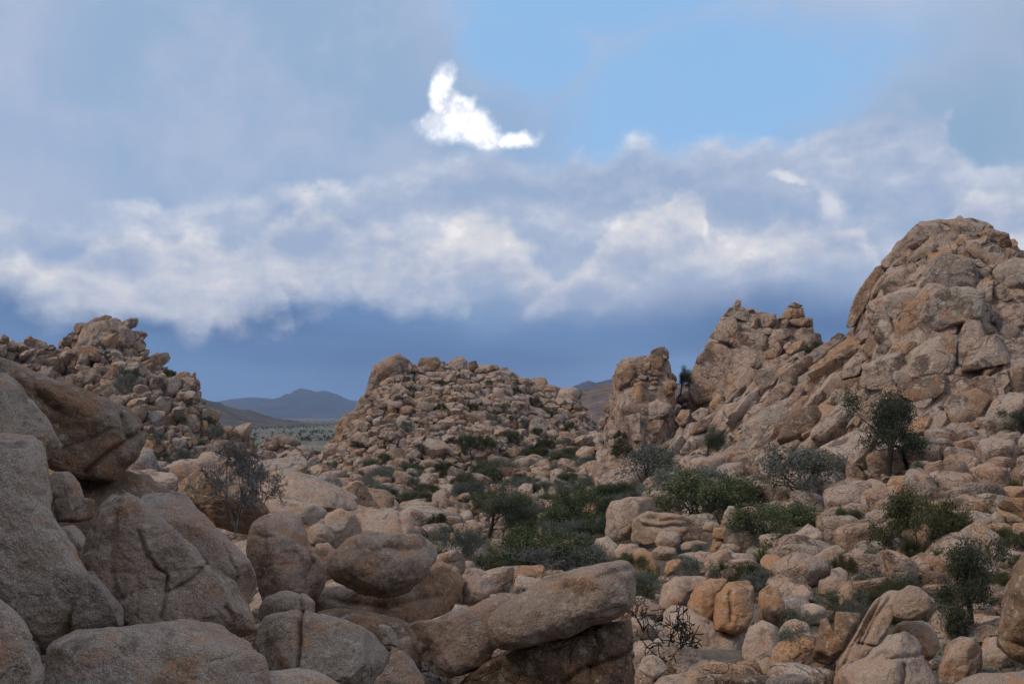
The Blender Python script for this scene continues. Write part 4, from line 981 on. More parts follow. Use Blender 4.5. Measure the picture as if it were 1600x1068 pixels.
boulder('layered stack of flat tan rock beside the arched block', [(984, 846), (990, 812), (1012, 797), (1040, 800), (1066, 806), (1078, 828), (1062, 842), (1010, 850)], 47.5, tint=0.45, sub=5, p=3.0, cracks=[([(1010, 808), (1045, 812), (1070, 812)], 2.5, 7), ([(1008, 820), (1045, 823), (1078, 820)], 2.5, 7)])
boulder('pale rock column left of the orange boulder', [(920, 900), (922, 860), (930, 838), (952, 836), (966, 852), (978, 878), (970, 905)], 44, tint=0.6, sub=5)
boulder('bright orange rounded boulder behind the big smooth boulder', [(974, 885), (984, 863), (1002, 855), (1020, 862), (1031, 886), (1024, 908), (1010, 928), (985, 920)], 40, tint=0.83, sub=5)
boulder('low tan rock between the pale column and the layered stack', [(958, 862), (968, 848), (996, 850), (1004, 862), (985, 872), (965, 872)], 43, tint=0.3)
boulder('rounded boulder on the terrace before the layered stack', [(1023, 846), (1030, 832), (1046, 826), (1062, 834), (1064, 848), (1048, 858), (1030, 856)], 43, tint=0.5)
boulder('squat boulder under the rounded terrace boulder', [(1018, 862), (1030, 852), (1056, 856), (1060, 868), (1040, 876), (1022, 872)], 42.4, tint=0.4)
boulder('flat disc-shaped stone resting on the terrace', [(1063, 852), (1070, 846), (1092, 843), (1107, 848), (1108, 856), (1090, 860), (1066, 860)], 42, tint=0.46)
boulder('broad terrace rock beneath the disc-shaped stone', [(1052, 885), (1062, 866), (1090, 860), (1122, 862), (1130, 876), (1110, 892), (1075, 892)], 41, tint=0.27)
boulder('square orange stone perched on the small stack beside the yucca', [(1113, 838), (1116, 824), (1144, 823), (1146, 836), (1132, 842)], 43.5, tint=0.82, p=3.2)
boulder('orange pedestal under the perched square stone', [(1110, 860), (1114, 842), (1140, 840), (1144, 856), (1130, 866)], 43.6, tint=0.85)
boulder('small rounded block left of the perched square stone', [(1097, 826), (1102, 815), (1122, 815), (1128, 826), (1112, 831)], 45.5, tint=0.45)
boulder('split tan boulder right of the orange pedestal', [(1120, 862), (1128, 850), (1146, 848), (1158, 856), (1155, 866), (1130, 868)], 42, tint=0.3, cracks=[([(1135, 850), (1135, 866)], 1.5, 4)])
boulder('cube-shaped tan stone above the bulging outcrop', [(1072, 894), (1074, 878), (1086, 874), (1101, 877), (1103, 894), (1088, 900)], 36, tint=0.46, p=3.4)
boulder('tilted orange block left of the cube-shaped stone', [(1038, 892), (1042, 878), (1062, 872), (1069, 880), (1056, 896), (1042, 900)], 36.5, tint=0.83, p=3.2)
boulder('orange wedge boulder lying on pale steps right of the yucca', [(1186, 876), (1196, 865), (1216, 865), (1233, 888), (1228, 902), (1206, 901), (1190, 888)], 36, tint=0.84, sub=5, p=2.8)
for i, (y, x0, x1) in enumerate(((868, 1120, 1180), (876, 1135, 1184), (884, 1146, 1188), (893, 1150, 1200))):
    boulder('%s pale rock step beside the orange wedge boulder' % ('topmost', 'second', 'third', 'lowest')[i], [(x0, y), (x0 + 15, y - 4), (x1 - 10, y - 4), (x1, y), (x1 - 4, y + 7), (x0 + 6, y + 7)], 38 - i * 0.7, tint=0.6, thick=1.3, p=3)
boulder('large tan boulder at the edge of the sandy patch', [(1252, 892), (1266, 872), (1290, 855), (1310, 850), (1321, 864), (1318, 880), (1296, 895), (1270, 897)], None, tint=0.47, sub=5, **K)
boulder('round boulder with a crack right of the sandy patch boulder', [(1314, 884), (1322, 864), (1338, 857), (1354, 862), (1364, 880), (1356, 895), (1336, 901)], None, tint=0.5, sub=5, cracks=[([(1344, 872), (1358, 880)], 2.5, 6)], **K)
boulder('boulder with a scooped face below the olive bush', [(1361, 886), (1366, 868), (1378, 859), (1398, 861), (1409, 876), (1404, 892), (1374, 894)], None, tint=0.4, sub=5, **K)
boulder('smooth pear-shaped boulder below the cracked round boulder', [(1276, 922), (1282, 906), (1298, 900), (1298, 888), (1314, 883), (1326, 896), (1329, 912), (1318, 930), (1292, 934)], None, tint=0.5, sub=5, **K)
boulder('pale boulder half hidden by a fallen pink piece', [(1243, 958), (1252, 946), (1270, 941), (1288, 948), (1298, 964), (1288, 977), (1258, 974)], None, tint=0.62, sub=5, **K)
boulder('pink broken boulder left of the pear-shaped boulder', [(1236, 930), (1240, 918), (1256, 913), (1272, 925), (1274, 940), (1254, 944), (1240, 942)], None, tint=0.25, sub=4, **K)
boulder('orange block with a flat front under the tall pinyon tree', [(1386, 756), (1394, 743), (1420, 741), (1446, 743), (1456, 760), (1448, 774), (1408, 782), (1392, 770)], None, tint=0.83, sub=5, p=3.2, **K)
boulder('pale angular block right of the orange flat-fronted block', [(1438, 760), (1446, 742), (1472, 732), (1482, 748), (1482, 768), (1460, 774)], None, tint=0.6, sub=4, p=3.2, **K)
boulder('twin-topped boulder left of the orange flat-fronted block', [(1334, 796), (1340, 780), (1348, 766), (1370, 764), (1388, 775), (1386, 792), (1366, 800), (1344, 806)], None, tint=0.42, sub=5, cracks=[([(1374, 768), (1380, 785)], 2, 5)], **K)
boulder('peaked boulder behind the twin-topped boulder', [(1338, 776), (1344, 756), (1362, 747), (1384, 756), (1394, 772), (1380, 780)], None, tint=0.3, sub=4, **K)
boulder('long pale slab lying above the dark green tree', [(1444, 862), (1455, 848), (1495, 832), (1520, 815), (1538, 812), (1536, 828), (1500, 850), (1470, 868), (1452, 874)], None, tint=0.55, sub=5, lean=0.8, **K)
boulder('dark brown boulder below the long pale slab', [(1406, 890), (1416, 872), (1440, 862), (1452, 866), (1450, 880), (1426, 896), (1410, 898)], None, tint=0.02, sub=4, **K)
boulder('rounded boulder at the end of the long pale slab', [(1534, 820), (1540, 808), (1556, 800), (1570, 806), (1570, 824), (1552, 830)], None, tint=0.5, sub=4, **K)
boulder('big rounded boulder near the right edge above the slope', [(1556, 806), (1562, 792), (1590, 785), (1620, 790), (1620, 820), (1580, 826), (1562, 820)], None, tint=0.45, sub=5, **K)
boulder('boulder stained with orange lichen near the right edge', [(1530, 776), (1545, 764), (1580, 758), (1610, 760), (1610, 780), (1570, 790), (1540, 790)], None, tint=0.84, sub=4, **K)
boulder('tall narrow rounded boulder on the slope below the dome', [(1520, 725), (1526, 700), (1545, 688), (1560, 690), (1566, 702), (1556, 722), (1536, 730)], None, tint=0.42, sub=4, **K)
boulder('rounded tan block standing on the valley floor with shards beside it', [(806, 788), (808, 764), (818, 754), (832, 755), (834, 778), (820, 788)], None, tint=0.25, sub=4, p=2.8, **K)
boulder('slender pale shard leaning beside the valley floor block', [(838, 784), (842, 766), (850, 762), (850, 776), (844, 786)], None, tint=0.6, sub=4, **K)
boulder('large squarish boulder at the foot of the short pillar', [(898, 722), (900, 706), (910, 697), (928, 697), (934, 715), (930, 730), (912, 728)], None, tint=0.28, sub=4, p=3.0, **K)
boulder('pale long boulder beside the squarish boulder below the pillar', [(842, 728), (852, 717), (868, 713), (880, 720), (872, 728), (852, 732)], None, tint=0.6, sub=4, **K)

# ------------------------------------------------------------------ loose stones over the ground
GSURF = dict(V=gv, Q=gf, o=GROUND, base=np.zeros(3), bvh=G_BVH)
def ground_sampler(region, avoid, w=None):
    xs = [q[0] for q in region]; ys = [q[1] for q in region]
    def cand(n):
        P, N = [], []
        while len(P) < n:
            px = RNG.uniform(min(xs), max(xs), n); py = RNG.uniform(min(ys), max(ys), n)
            ok = inside(px, py, region)
            for a in avoid:
                for ox, oy in ((0, 0), (0, -9), (0, -18), (-9, -8), (9, -8)): ok &= ~inside(px + ox, py + oy, a)
            if w is not None: ok &= RNG.random(n) < w(px, py)
            for a, b in zip(px[ok], py[ok]):
                h, nn = hit(G_BVH, a, b)
                if h is not None and h[1] < 200:
                    P.append(h); N.append(nn if nn[2] > 0 else -nn)
            if not ok.any(): break
        return np.array(P[:n]), np.array(N[:n])
    return cand
def strew(region, n, lo, hi, k=2.0, in_px=True, dense=0.8, gap=0.11, seed=1, parts=100, avoid=None, prange=(5, 14), flat=0.9, w=None, mat=None, sink=-0.42, big=9):
    P, N, Rr = pack(ground_sampler(region, avoid if avoid is not None else [], w), sorted(rads(n, lo, hi, k), reverse=True), dense, None, in_px)
    N = np.tile(np.array([0, 0, 1.0]), (len(P), 1)) * 0.6 + 0.4 * N
    rp = Rr / P[:, 1] * F_PX
    rng = np.random.default_rng(seed)
    B = make_blocks(P, N, Rr, lambda i: 3 if rp[i] > 25 else 2 if rp[i] > 8.5 else 1, gap, prange, 1.1, rng, 1.0, (0, 0, 1), flat, sink=sink)
    return B, Rr, P
ALLB = []
slope_region = [(985, 740), (1060, 715), (1150, 735), (1250, 740), (1330, 748), (1400, 735), (1480, 690), (1620, 660), (1830, 680), (1830, 1120), (1620, 1130), (1000, 1080), (1000, 930), (920, 880), (960, 820), (985, 790)]
def w_slope(px, py):                                   # bare sand on the flat patch, dense talus elsewhere
    k = np.ones_like(px)
    k[((px - 1250) / 60) ** 2 + ((py - 850) / 14) ** 2 < 1] = 0.12
    return k
ALLB.append(strew(slope_region, 2800, 4.5, 33, 1.7, 0.76, seed=51, w=w_slope, flat=1.1, avoid=HERO_POLYS, prange=(5, 14)))
valley = [(440, 740), (520, 735), (640, 742), (760, 735), (860, 712), (940, 690), (1000, 720), (985, 790), (950, 830), (920, 870), (700, 850), (640, 800), (560, 780)]
def w_val(px, py):
    return np.clip(0.10 + 0.9 * (vnoise(np.stack([px * 0.02, py * 0.045, 0 * px], 1), 3) > 0.05) * np.clip((835 - py) / 60, 0.15, 1), 0, 1)
ALLB.append(strew(valley, 900, 3.0, 20, 2.2, 0.85, avoid=HERO_POLYS, seed=52, w=w_val))
shards = [(800, 800), (805, 745), (830, 725), (890, 730), (935, 745), (940, 775), (880, 800), (840, 812)]
ALLB.append(strew(shards, 200, 5, 16, 1.3, 0.75, seed=53))
pile = [(-300, 800), (0, 740), (240, 740), (400, 740), (640, 800), (770, 900), (1000, 920), (1010, 1075), (0, 1150), (-300, 1150)]
ALLB.append(strew(pile, 560, 8, 40, 1.2, 0.8, seed=54))
left = [(-260, 740), (-40, 720), (60, 725), (240, 690), (300, 690), (400, 715), (470, 735), (640, 800), (640, 850), (60, 850), (-260, 880)]
ALLB.append(strew(left, 650, 4, 22, 1.6, 0.75, seed=55))
B = sum([a[0] for a in ALLB], []); Rr = np.concatenate([a[1] for a in ALLB]); P = np.concatenate([a[2] for a in ALLB])
emit(B, Rr, P, GROUND, M_MID, keep=290, sharp=48)
import time
print('TRIS rocks', tri_count(), 'hill', n2, 'dome', n1, 'peak', n3, 'loose', len(B))
# ------------------------------------------------------------------ vegetation
def tubes(segs, sides=5):
    V, Fq = [], []
    a = np.arange(sides) * 2 * np.pi / sides
    for k, (p0, p1, r0, r1) in enumerate(segs):
        d = p1 - p0; L = np.linalg.norm(d)
        d = d / (L + 1e-9)
        u = np.cross(d, (0.31, 0.87, 0.2)); u /= np.linalg.norm(u) + 1e-9; w = np.cross(d, u)
        ring = np.cos(a)[:, None] * u + np.sin(a)[:, None] * w
        b = len(V) * 0 + k * 2 * sides
        V.append(p0 + ring * r0); V.append(p1 + d * (0.15 * r1) + ring * r1)
        i = np.arange(sides)
        Fq.append(np.stack([b + i, b + (i + 1) % sides, b + sides + (i + 1) % sides, b + sides + i], 1))
    return np.concatenate(V), np.concatenate(Fq)

RMIN = [0.0]
def grow(rng, p, d, length, r, depth, segs, tips, up=0.25, split=(2, 4), jit=0.35, shrink=0.68, spread=0.8):
    n = 3 if depth > 1 else 2
    for k in range(n):
        d = d + rng.normal(size=3) * jit * (0.5 if depth < 4 else 0.18) + np.array([0, 0, up * 0.25]); d /= np.linalg.norm(d)
        q = p + d * length / n
        r1 = max(r * (0.86 if k < n - 1 else 0.75), RMIN[0])
        segs.append((p, q, r, r1)); p, r = q, r1
        if depth <= 1: tips.append((p, depth))
        if depth > 0 and k >= 1 and rng.random() < 0.55:
            s = d + rng.normal(size=3) * spread; s /= np.linalg.norm(s)
            grow(rng, p, s, length * shrink, r * 0.6, depth - 1, segs, tips, up, split, jit, shrink, spread)
    if depth > 0:
        for _ in range(rng.integers(*split)):
            s = d + rng.normal(size=3) * spread; s[2] += up * 0.5; s /= np.linalg.norm(s)
            grow(rng, p, s, length * shrink * rng.uniform(0.8, 1.15), r * 0.72, depth - 1, segs, tips, up, split, jit, shrink, spread)

def leaves(rng, tips, per, rc, size, aspect=0.45, upb=0.0):
    C = np.array([t[0] for t in tips]); n = len(C) * per
    idx = np.repeat(np.arange(len(C)), per)
    P = C[idx] + rng.normal(size=(n, 3)) * rc * np.array([1, 1, 0.75])
    d = rng.normal(size=(n, 3)); d[:, 2] += upb; d /= np.linalg.norm(d, axis=1)[:, None]
    e = np.cross(d, rng.normal(size=(n, 3))); e /= np.linalg.norm(e, axis=1)[:, None]
    s = size * rng.uniform(0.6, 1.4, n)[:, None]
    V = np.stack([P - d * s * .5, P + e * s * aspect * .5, P + d * s * .5, P - e * s * aspect * .5], 1).reshape(-1, 3)
    Fq = np.arange(n * 4).reshape(n, 4)
    cl = rng.random(len(C))
    a = np.clip(0.55 * cl[idx] + 0.45 * rng.random(n), 0, 1)
    return V, Fq, np.repeat(a, 4)

def make_plant(kind, seed):
    """meshes of one plant, about 1 unit tall: list of (part name, mesh)"""
    rng = np.random.default_rng(seed); segs, tips = [], []
    Z = np.array([0, 0, 1.0])
    if kind == 'pinyon':
        for q in range(1 + seed // 100 % 2):
            grow(rng, np.zeros(3), Z + rng.normal(size=3) * (0.12 + 0.25 * q), 0.36, 0.042 - 0.014 * q, 4, segs, tips, up=0.3, split=(2, 4), jit=0.38, shrink=0.70, spread=0.9)
        tips = [t for t in tips if vnoise(np.array([t[0]]) * 7.0 + seed, 5)[0] > -0.28]
        lf = leaves(rng, tips, max(6, int(16000 / len(tips))), 0.052, 0.026, 0.35); bark, lm = B_DARK, L_PINE
    elif kind == 'oak_tree':
        for _ in range(2): grow(rng, np.zeros(3), Z + rng.normal(size=3) * 0.30, 0.36, 0.026, 4, segs, tips, up=0.3, split=(2, 4), jit=0.4, shrink=0.64, spread=0.8)
        lf = leaves(rng, tips, max(3, int(6500 / len(tips))), 0.035, 0.024, 0.5); bark, lm = B_DARK, L_GREY
    elif kind in ('oak_bush', 'sage_bush', 'olive_bush'):
        for k in range(9):
            a = k * 0.7 + rng.random(); s = np.array([math.cos(a) * 0.75, math.sin(a) * 0.75, rng.uniform(0.5, 1.2)])
            grow(rng, np.array([math.cos(a) * 0.1, math.sin(a) * 0.1, -0.05]), s / np.linalg.norm(s), 0.42, 0.018, 2, segs, tips, up=0.3, split=(2, 4), jit=0.4, shrink=0.62, spread=0.75)
        bark, lm = {'oak_bush': (B_DARK, L_GREEN), 'sage_bush': (B_GREY, L_GREY), 'olive_bush': (B_DARK, L_OLIVE)}[kind]
        lf = leaves(rng, tips, max(4, int((13000 if kind != 'sage_bush' else 8000) / len(tips))), 0.060, 0.034, 0.5)
    elif kind == 'bare':
        RMIN[0] = 0.0024
        for k in range(3):
            a = k * 2.1 + rng.random(); s = np.array([math.cos(a) * 0.6, math.sin(a) * 0.6, 0.9])
            grow(rng, np.zeros(3), s / np.linalg.norm(s), 0.30, 0.013, 5, segs, tips, up=0.25, split=(2, 4), jit=0.5, shrink=0.64, spread=0.8)
        lf = None; bark = B_GREY; RMIN[0] = 0.0
    elif kind == 'char':
        RMIN[0] = 0.007
        for k in range(4):
            a = k * 2.1 + rng.random(); s = np.array([math.cos(a) * 0.7, math.sin(a) * 0.4, 0.8])
            grow(rng, np.zeros(3), s / np.linalg.norm(s), 0.42, 0.026, 3, segs, tips, up=0.1, split=(2, 4), jit=0.75, shrink=0.66, spread=1.0)
        lf = None; bark = B_CHAR; RMIN[0] = 0.0
    elif kind == 'yucca':
        n = 110; a = rng.uniform(0, 6.283, n); e = rng.uniform(0.15, 1.5, n)
        d = np.stack([np.cos(a) * np.cos(e), np.sin(a) * np.cos(e), np.sin(e)], 1)
        L = rng.uniform(0.6, 1.0, n)[:, None]; s = np.cross(d, Z); s /= np.linalg.norm(s, axis=1)[:, None]
        V = np.stack([d * 0.03 - s * 0.022, d * 0.03 + s * 0.022, d * L * 0.6 + s * 0.018, d * L - Z * 0.10 * L, d * L * 0.6 - s * 0.018], 1)
        Fq = np.concatenate([np.array([(0, 1, 2, 4), (4, 2, 3, 3)]) + 5 * i for i in range(n)])
        V = V.reshape(-1, 3)
        Fq = np.array([f if f[2] != f[3] else (f[0], f[1], f[2], f[2]) for f in Fq])
        T3 = np.concatenate([Fq[:, [0, 1, 2]], Fq[::2][:, [0, 2, 3]]])
        core = tubes([(np.array([0, 0, -0.1]), np.array([0, 0, 0.12]), 0.06, 0.05)], 7)
        return [('blades', mesh_np('blades', V, T3, L_YUCCA, False, {'rnd': np.repeat(rng.random(n), 5)})), ('stem', mesh_np('stem', *core, B_DARK))]
    V, Fq = tubes(segs, 6 if kind in ('pinyon', 'oak_tree') else 4)
    top = max(V[:, 2].max(), lf[0][:, 2].max() if lf else 0)
    wid = np.percentile(np.abs((lf[0] if lf else V)[:, :2]), 97)
    k = np.array([0.5 / wid, 0.5 / wid, 1 / top])                 # one unit tall and about one unit wide
    parts = [('trunk' if kind in ('pinyon', 'oak_tree') else 'branches', mesh_np('wood', V * k, Fq, bark))]
    if lf: parts.insert(0, ('crown', mesh_np('crown', lf[0] * k, lf[1], lm, False, {'rnd': lf[2]})))
    return parts

PROTO = {}
for kd, nv in (('pinyon', 3), ('oak_tree', 2), ('oak_bush', 3), ('sage_bush', 3), ('olive_bush', 2), ('bare', 2), ('char', 1), ('yucca', 2)):
    PROTO[kd] = [make_plant(kd, 100 * i + hash(kd) % 1 + len(kd) * 7) for i in range(nv)]
SURF = [G_BVH, DOME['bvh'], TOWER['bvh'], PILLAR['bvh'], HILL['bvh'], PEAK['bvh']]
def ground_at(px, py):
    best = None
    for b in SURF:
        P, n = hit(b, px, py)
        if P is not None and P[1] > 4 and (best is None or P[1] < best[1]): best = P
    return best
NAMES = dict(pinyon='pinyon_tree', oak_tree='oak_tree', oak_bush='oak_shrub', sage_bush='sage_shrub', olive_bush='olive_shrub', bare='bare_shrub', char='charred_shrub', yucca='yucca')
CATS = dict(pinyon='tree', oak_tree='tree', oak_bush='shrub', sage_bush='shrub', olive_bush='shrub', bare='shrub', char='shrub', yucca='yucca')
USED = set()
def plant(kind, px, py, h, w, label, group=None, P=None, D=None, var=None):
    if label in USED:
        for q in (('spreading ', 'wide ', 'flat-topped ', 'ragged ') if w > 1.6 * h else ('rounded ', 'compact ', 'upright ', 'ragged ')):
            if q + label not in USED: label = q + label; break
        else: return
    USED.add(label)
    if P is None: P = at(px, py, D) if D else ground_at(px, py)
    if P is None: return
    s = P[1] / F_PX
    if group in ('shrubs on the boulder hill', 'shrubs on the jagged peak'): P = P * (1 - 0.9 / np.linalg.norm(P))
    if group in ('shrubs of the valley floor', 'small plants on the talus slope'): P = P + np.array([0, 0, 0.28 * h * s])
    e = bpy.data.objects.new(NAMES[kind], None); COL.objects.link(e)
    e.location = (P[0], P[1], P[2] - 0.02 * h * s); e.rotation_euler = (0, 0, rnd.uniform(0, 6.28)); e.scale = (w * s, w * s, h * s)
    e.empty_display_size = 0.1
    e['label'] = label; e['category'] = CATS[kind]
    if group: e['group'] = group
    for nm, me in (rnd.choice(PROTO[kind]) if var is None else PROTO[kind][var]):
        obj(nm, me, e)
    return e

MARKS = [(762, 846, 'the lone dark pinyon'), (600, 760, 'the near foot of the boulder hill'), (700, 745, 'the middle of the boulder hill foot'), (800, 735, 'the far foot of the boulder hill'), (822, 775, 'the rounded block with shards'), (905, 838, 'the tall green bush'),
         (915, 720, 'the squarish boulder below the pillar'), (860, 725, 'the pale long boulder on the valley floor'), (960, 760, 'the grey open-branched tree'), (708, 878, 'the grey-green shrub behind the ovoid boulder'), (620, 800, 'the tan bedrock hump'), (850, 860, 'the big hollow shrub'),
         (660, 780, 'the stones below the boulder hill'), (760, 790, 'the stones behind the lone pinyon'), (1385, 752, 'the tall pinyon'), (1250, 812, 'the thin grey-green tree'), (1522, 980, 'the dark green tree beside the rock face'), (1440, 862, 'the rounded olive-grey bush'), (1210, 852, 'the sandy patch'), (1110, 826, 'the wide dense thicket'),
         (1420, 760, 'the orange flat-fronted block'), (1150, 940, 'the bulging orange outcrop'), (1180, 1010, 'the upright rounded boulder'), (1590, 760, 'the right edge of the slope'), (1300, 890, 'the large boulder by the sandy patch'), (1340, 980, 'the fluted rock fin'), (1100, 720, 'the slabs below the leaning tower'), (1490, 830, 'the long pale slab')]
HILL_MARKS = [(530, 720, 'the left foot of the boulder hill'), (600, 780, 'the near foot of the boulder hill'), (636, 672, 'the middle of the boulder hill'), (727, 700, 'the dark cleft of the boulder hill'), (755, 605, 'the crest of the boulder hill'), (815, 625, 'the falling right crest of the boulder hill'), (860, 705, 'the right foot of the boulder hill'), (780, 745, 'the low right front of the boulder hill'), (660, 780, 'the stones before the boulder hill')]
PEAK_MARKS = [(195, 600, 'the middle of the jagged peak'), (260, 595, 'the right shoulder of the jagged peak'), (60, 562, 'the left end of the jagged peak'), (290, 722, 'the foot of the jagged peak'), (335, 680, 'the low right end of the jagged peak'), (235, 655, 'the slope just above the overhanging boulder')]
def shrub_label(kd, h, px, py, marks=MARKS):
    m = min(marks, key=lambda q: math.hypot((q[0] - px), 1.6 * (q[1] - py)))
    size = 'tiny' if h < 13 else 'small' if h < 20 else 'medium' if h < 28 else 'larger'
    dx, dy = px - m[0], py - m[1]
    side = ('just right of' if dx > 0 else 'just left of') if abs(dx) > 1.3 * abs(dy) else ('just above' if dy < 0 else 'just below')
    if marks is not MARKS: side = 'on' if abs(dx) + abs(dy) < 30 else 'near'
    return '%s %s %s %s' % (size, {'oak_bush': 'dark green shrub', 'sage_bush': 'grey-green shrub', 'olive_bush': 'olive shrub', 'yucca': 'spiky yucca'}[kd], side, m[2])

plant('pinyon', 762, 846, 104, 118, 'lone dark pinyon with a clear trunk on the sandy valley floor', var=0)
plant('pinyon', 1385, 752, 155, 135, 'tall dark green pinyon standing against the foot of the dome', var=2)
plant('oak_tree', 1248, 815, 128, 150, 'thin grey-green tree on the slope left of the tall pinyon')
plant('pinyon', 1522, 1004, 178, 125, 'dark green tree beside the tall rock face at the right edge', D=24)
plant('oak_tree', 1000, 782, 96, 120, 'grey open-branched tree behind the arched block')
plant('pinyon', 1030, 742, 48, 60, 'small dark tree above the grey open-branched tree')
plant('pinyon', 1103, 722, 66, 62, 'dark upright shrub tree among the slabs below the leaning tower')
plant('pinyon', 1063, 618, 52, 36, 'dark tree in the cleft between the short pillar and the leaning tower', D=94)
plant('pinyon', 1262, 568, 38, 42, 'juniper in the notch beside the leaning tower', D=84)
plant('pinyon', 1283, 562, 32, 36, 'smaller juniper in the notch touching the dome', D=83)
plant('pinyon', 1592, 695, 62, 70, 'dark green tree cut off by the right edge halfway up the slope')
plant('olive_bush', 1440, 866, 112, 130, 'rounded olive-grey bush below the orange flat-fronted block')
plant('oak_bush', 1210, 854, 78, 140, 'dark green bush at the back of the sandy patch')
plant('oak_bush', 1105, 830, 104, 150, 'wide dense green thicket behind the layered stack')
plant('oak_bush', 1155, 812, 84, 110, 'green bush joining the wide thicket on the slope side')
plant('sage_bush', 1072, 790, 74, 110, 'grey-green bush above the wide green thicket')
plant('oak_bush', 905, 842, 90, 112, 'tall green bush left of the arched block')
plant('oak_bush', 935, 846, 50, 60, 'low green bush touching the arched block')
plant('oak_bush', 960, 790, 44, 70, 'dark bush behind the tall green bush')
plant('oak_bush', 850, 908, 92, 150, 'big green shrub in the hollow behind the big smooth boulder', D=44)
plant('oak_bush', 795, 906, 56, 100, 'green shrub with grey twigs left of the big hollow shrub', D=43)
plant('sage_bush', 905, 898, 56, 80, 'grey-green shrub right of the big hollow shrub', D=43)
plant('bare', 840, 905, 56, 130, 'pale dead twigs showing through the big hollow shrub', D=42)
plant('sage_bush', 708, 878, 66, 72, 'grey-green shrub rising behind the large ovoid boulder', D=46)
plant('sage_bush', 735, 860, 36, 50, 'low pale shrub beside the grey-green shrub on the valley floor', D=44)
plant('bare', 370, 828, 150, 135, 'tall bare grey shrub growing between the near boulders', D=18.5)
plant('bare', 408, 798, 80, 90, 'second bare grey shrub behind the tall bare one', D=22)
plant('sage_bush', 1398, 936, 52, 120, 'low grey-green shrub above the square balanced boulder')
plant('sage_bush', 1345, 966, 48, 70, 'grey-green shrub left of the fluted rock fin')
plant('sage_bush', 1256, 1046, 76, 72, 'bluish sage bush at the bottom beside the horned rock')
plant('char', 1052, 1040, 100, 130, 'black charred shrub with crooked branches below the bulging outcrop', D=23.5)
plant('char', 1005, 985, 62, 55, 'smaller black charred branches behind the big smooth boulder', D=24.5)
plant('yucca', 1128, 894, 26, 40, 'bright green yucca tuft above the bulging orange outcrop', D=36.5)
plant('yucca', 1126, 852, 24, 22, 'small yucca standing beside the perched square stone')
plant('yucca', 1254, 908, 26, 34, 'yucca tuft right of the orange wedge boulder')
plant('yucca', 1432, 792, 32, 48, 'yellow-green yucca on top of the olive-grey bush')
plant('yucca', 1500, 762, 28, 34, 'yellow-green yucca beside the pale angular block')
for (px, py, h, w) in [(636, 672, 18, 24), (727, 708, 34, 24), (752, 700, 24, 44), (700, 742, 22, 30), (668, 772, 20, 32), (600, 785, 26, 44), (650, 792, 30, 50), (552, 768, 20, 26), (742, 757, 26, 34), (783, 742, 30, 66), (745, 612, 10, 14),
                       (802, 616, 14, 24), (835, 632, 14, 22), (850, 712, 34, 34), (765, 602, 10, 12), (518, 742, 28, 18), (932, 668, 16, 30), (720, 680, 16, 16), (880, 700, 18, 26), (790, 640, 12, 16), (690, 600, 8, 12), (560, 700, 12, 16), (600, 720, 16, 22), (660, 705, 14, 20), (580, 745, 18, 26), (690, 640, 12, 16), (770, 660, 16, 22), (820, 665, 14, 20), (860, 650, 12, 18), (890, 670, 14, 20), (800, 690, 20, 28), (840, 680, 14, 18), (640, 740, 20, 26), (480, 745, 14, 20), (905, 655, 10, 16), (740, 640, 12, 16)]:
    kd = 'oak_bush' if rnd.random() < 0.6 else 'sage_bush'
    plant(kd, px, py, h, w, shrub_label(kd, h, px, py, HILL_MARKS), 'shrubs on the boulder hill')
for (px, py, h, w) in [(195, 612, 34, 30), (265, 592, 18, 22), (190, 585, 14, 20), (250, 605, 18, 26), (283, 660, 14, 18), (340, 690, 30, 26), (292, 722, 26, 40), (268, 735, 22, 36), (222, 655, 14, 20), (60, 562, 12, 24), (325, 662, 14, 18), (245, 690, 16, 28), (310, 705, 20, 30), (205, 598, 26, 22), (360, 712, 20, 26), (255, 720, 18, 24)]:
    kd = 'oak_bush' if rnd.random() < 0.5 else 'sage_bush'
    plant(kd, px, py, h, w, shrub_label(kd, h, px, py, PEAK_MARKS), 'shrubs on the jagged peak')
k = 0
while k < 115:
    px, py = rnd.uniform(560, 1000), rnd.uniform(715, 870)
    if not inside(np.array(px), np.array(py), valley) or ((px - 745) / 60) ** 2 + ((py - 838) / 28) ** 2 < 1: continue
    h = rnd.uniform(11, 32) * (0.6 + 0.8 * (py - 700) / 150)
    kd = rnd.choice(('oak_bush', 'sage_bush', 'sage_bush', 'sage_bush', 'olive_bush', 'olive_bush'))
    plant(kd, px, py, h, h * rnd.uniform(1.2, 2.2), shrub_label(kd, h, px, py), 'shrubs of the valley floor'); k += 1
for k in range(100):
    px, py = rnd.uniform(960, 1600), rnd.uniform(690, 1000)
    h = rnd.uniform(12, 30) * (0.5 + (py - 650) / 250)
    kd = rnd.choice(('oak_bush', 'sage_bush', 'olive_bush', 'yucca'))
    plant(kd, px, py, h, h * rnd.uniform(1.0, 1.7), shrub_label(kd, h, px, py), 'small plants on the talus slope')

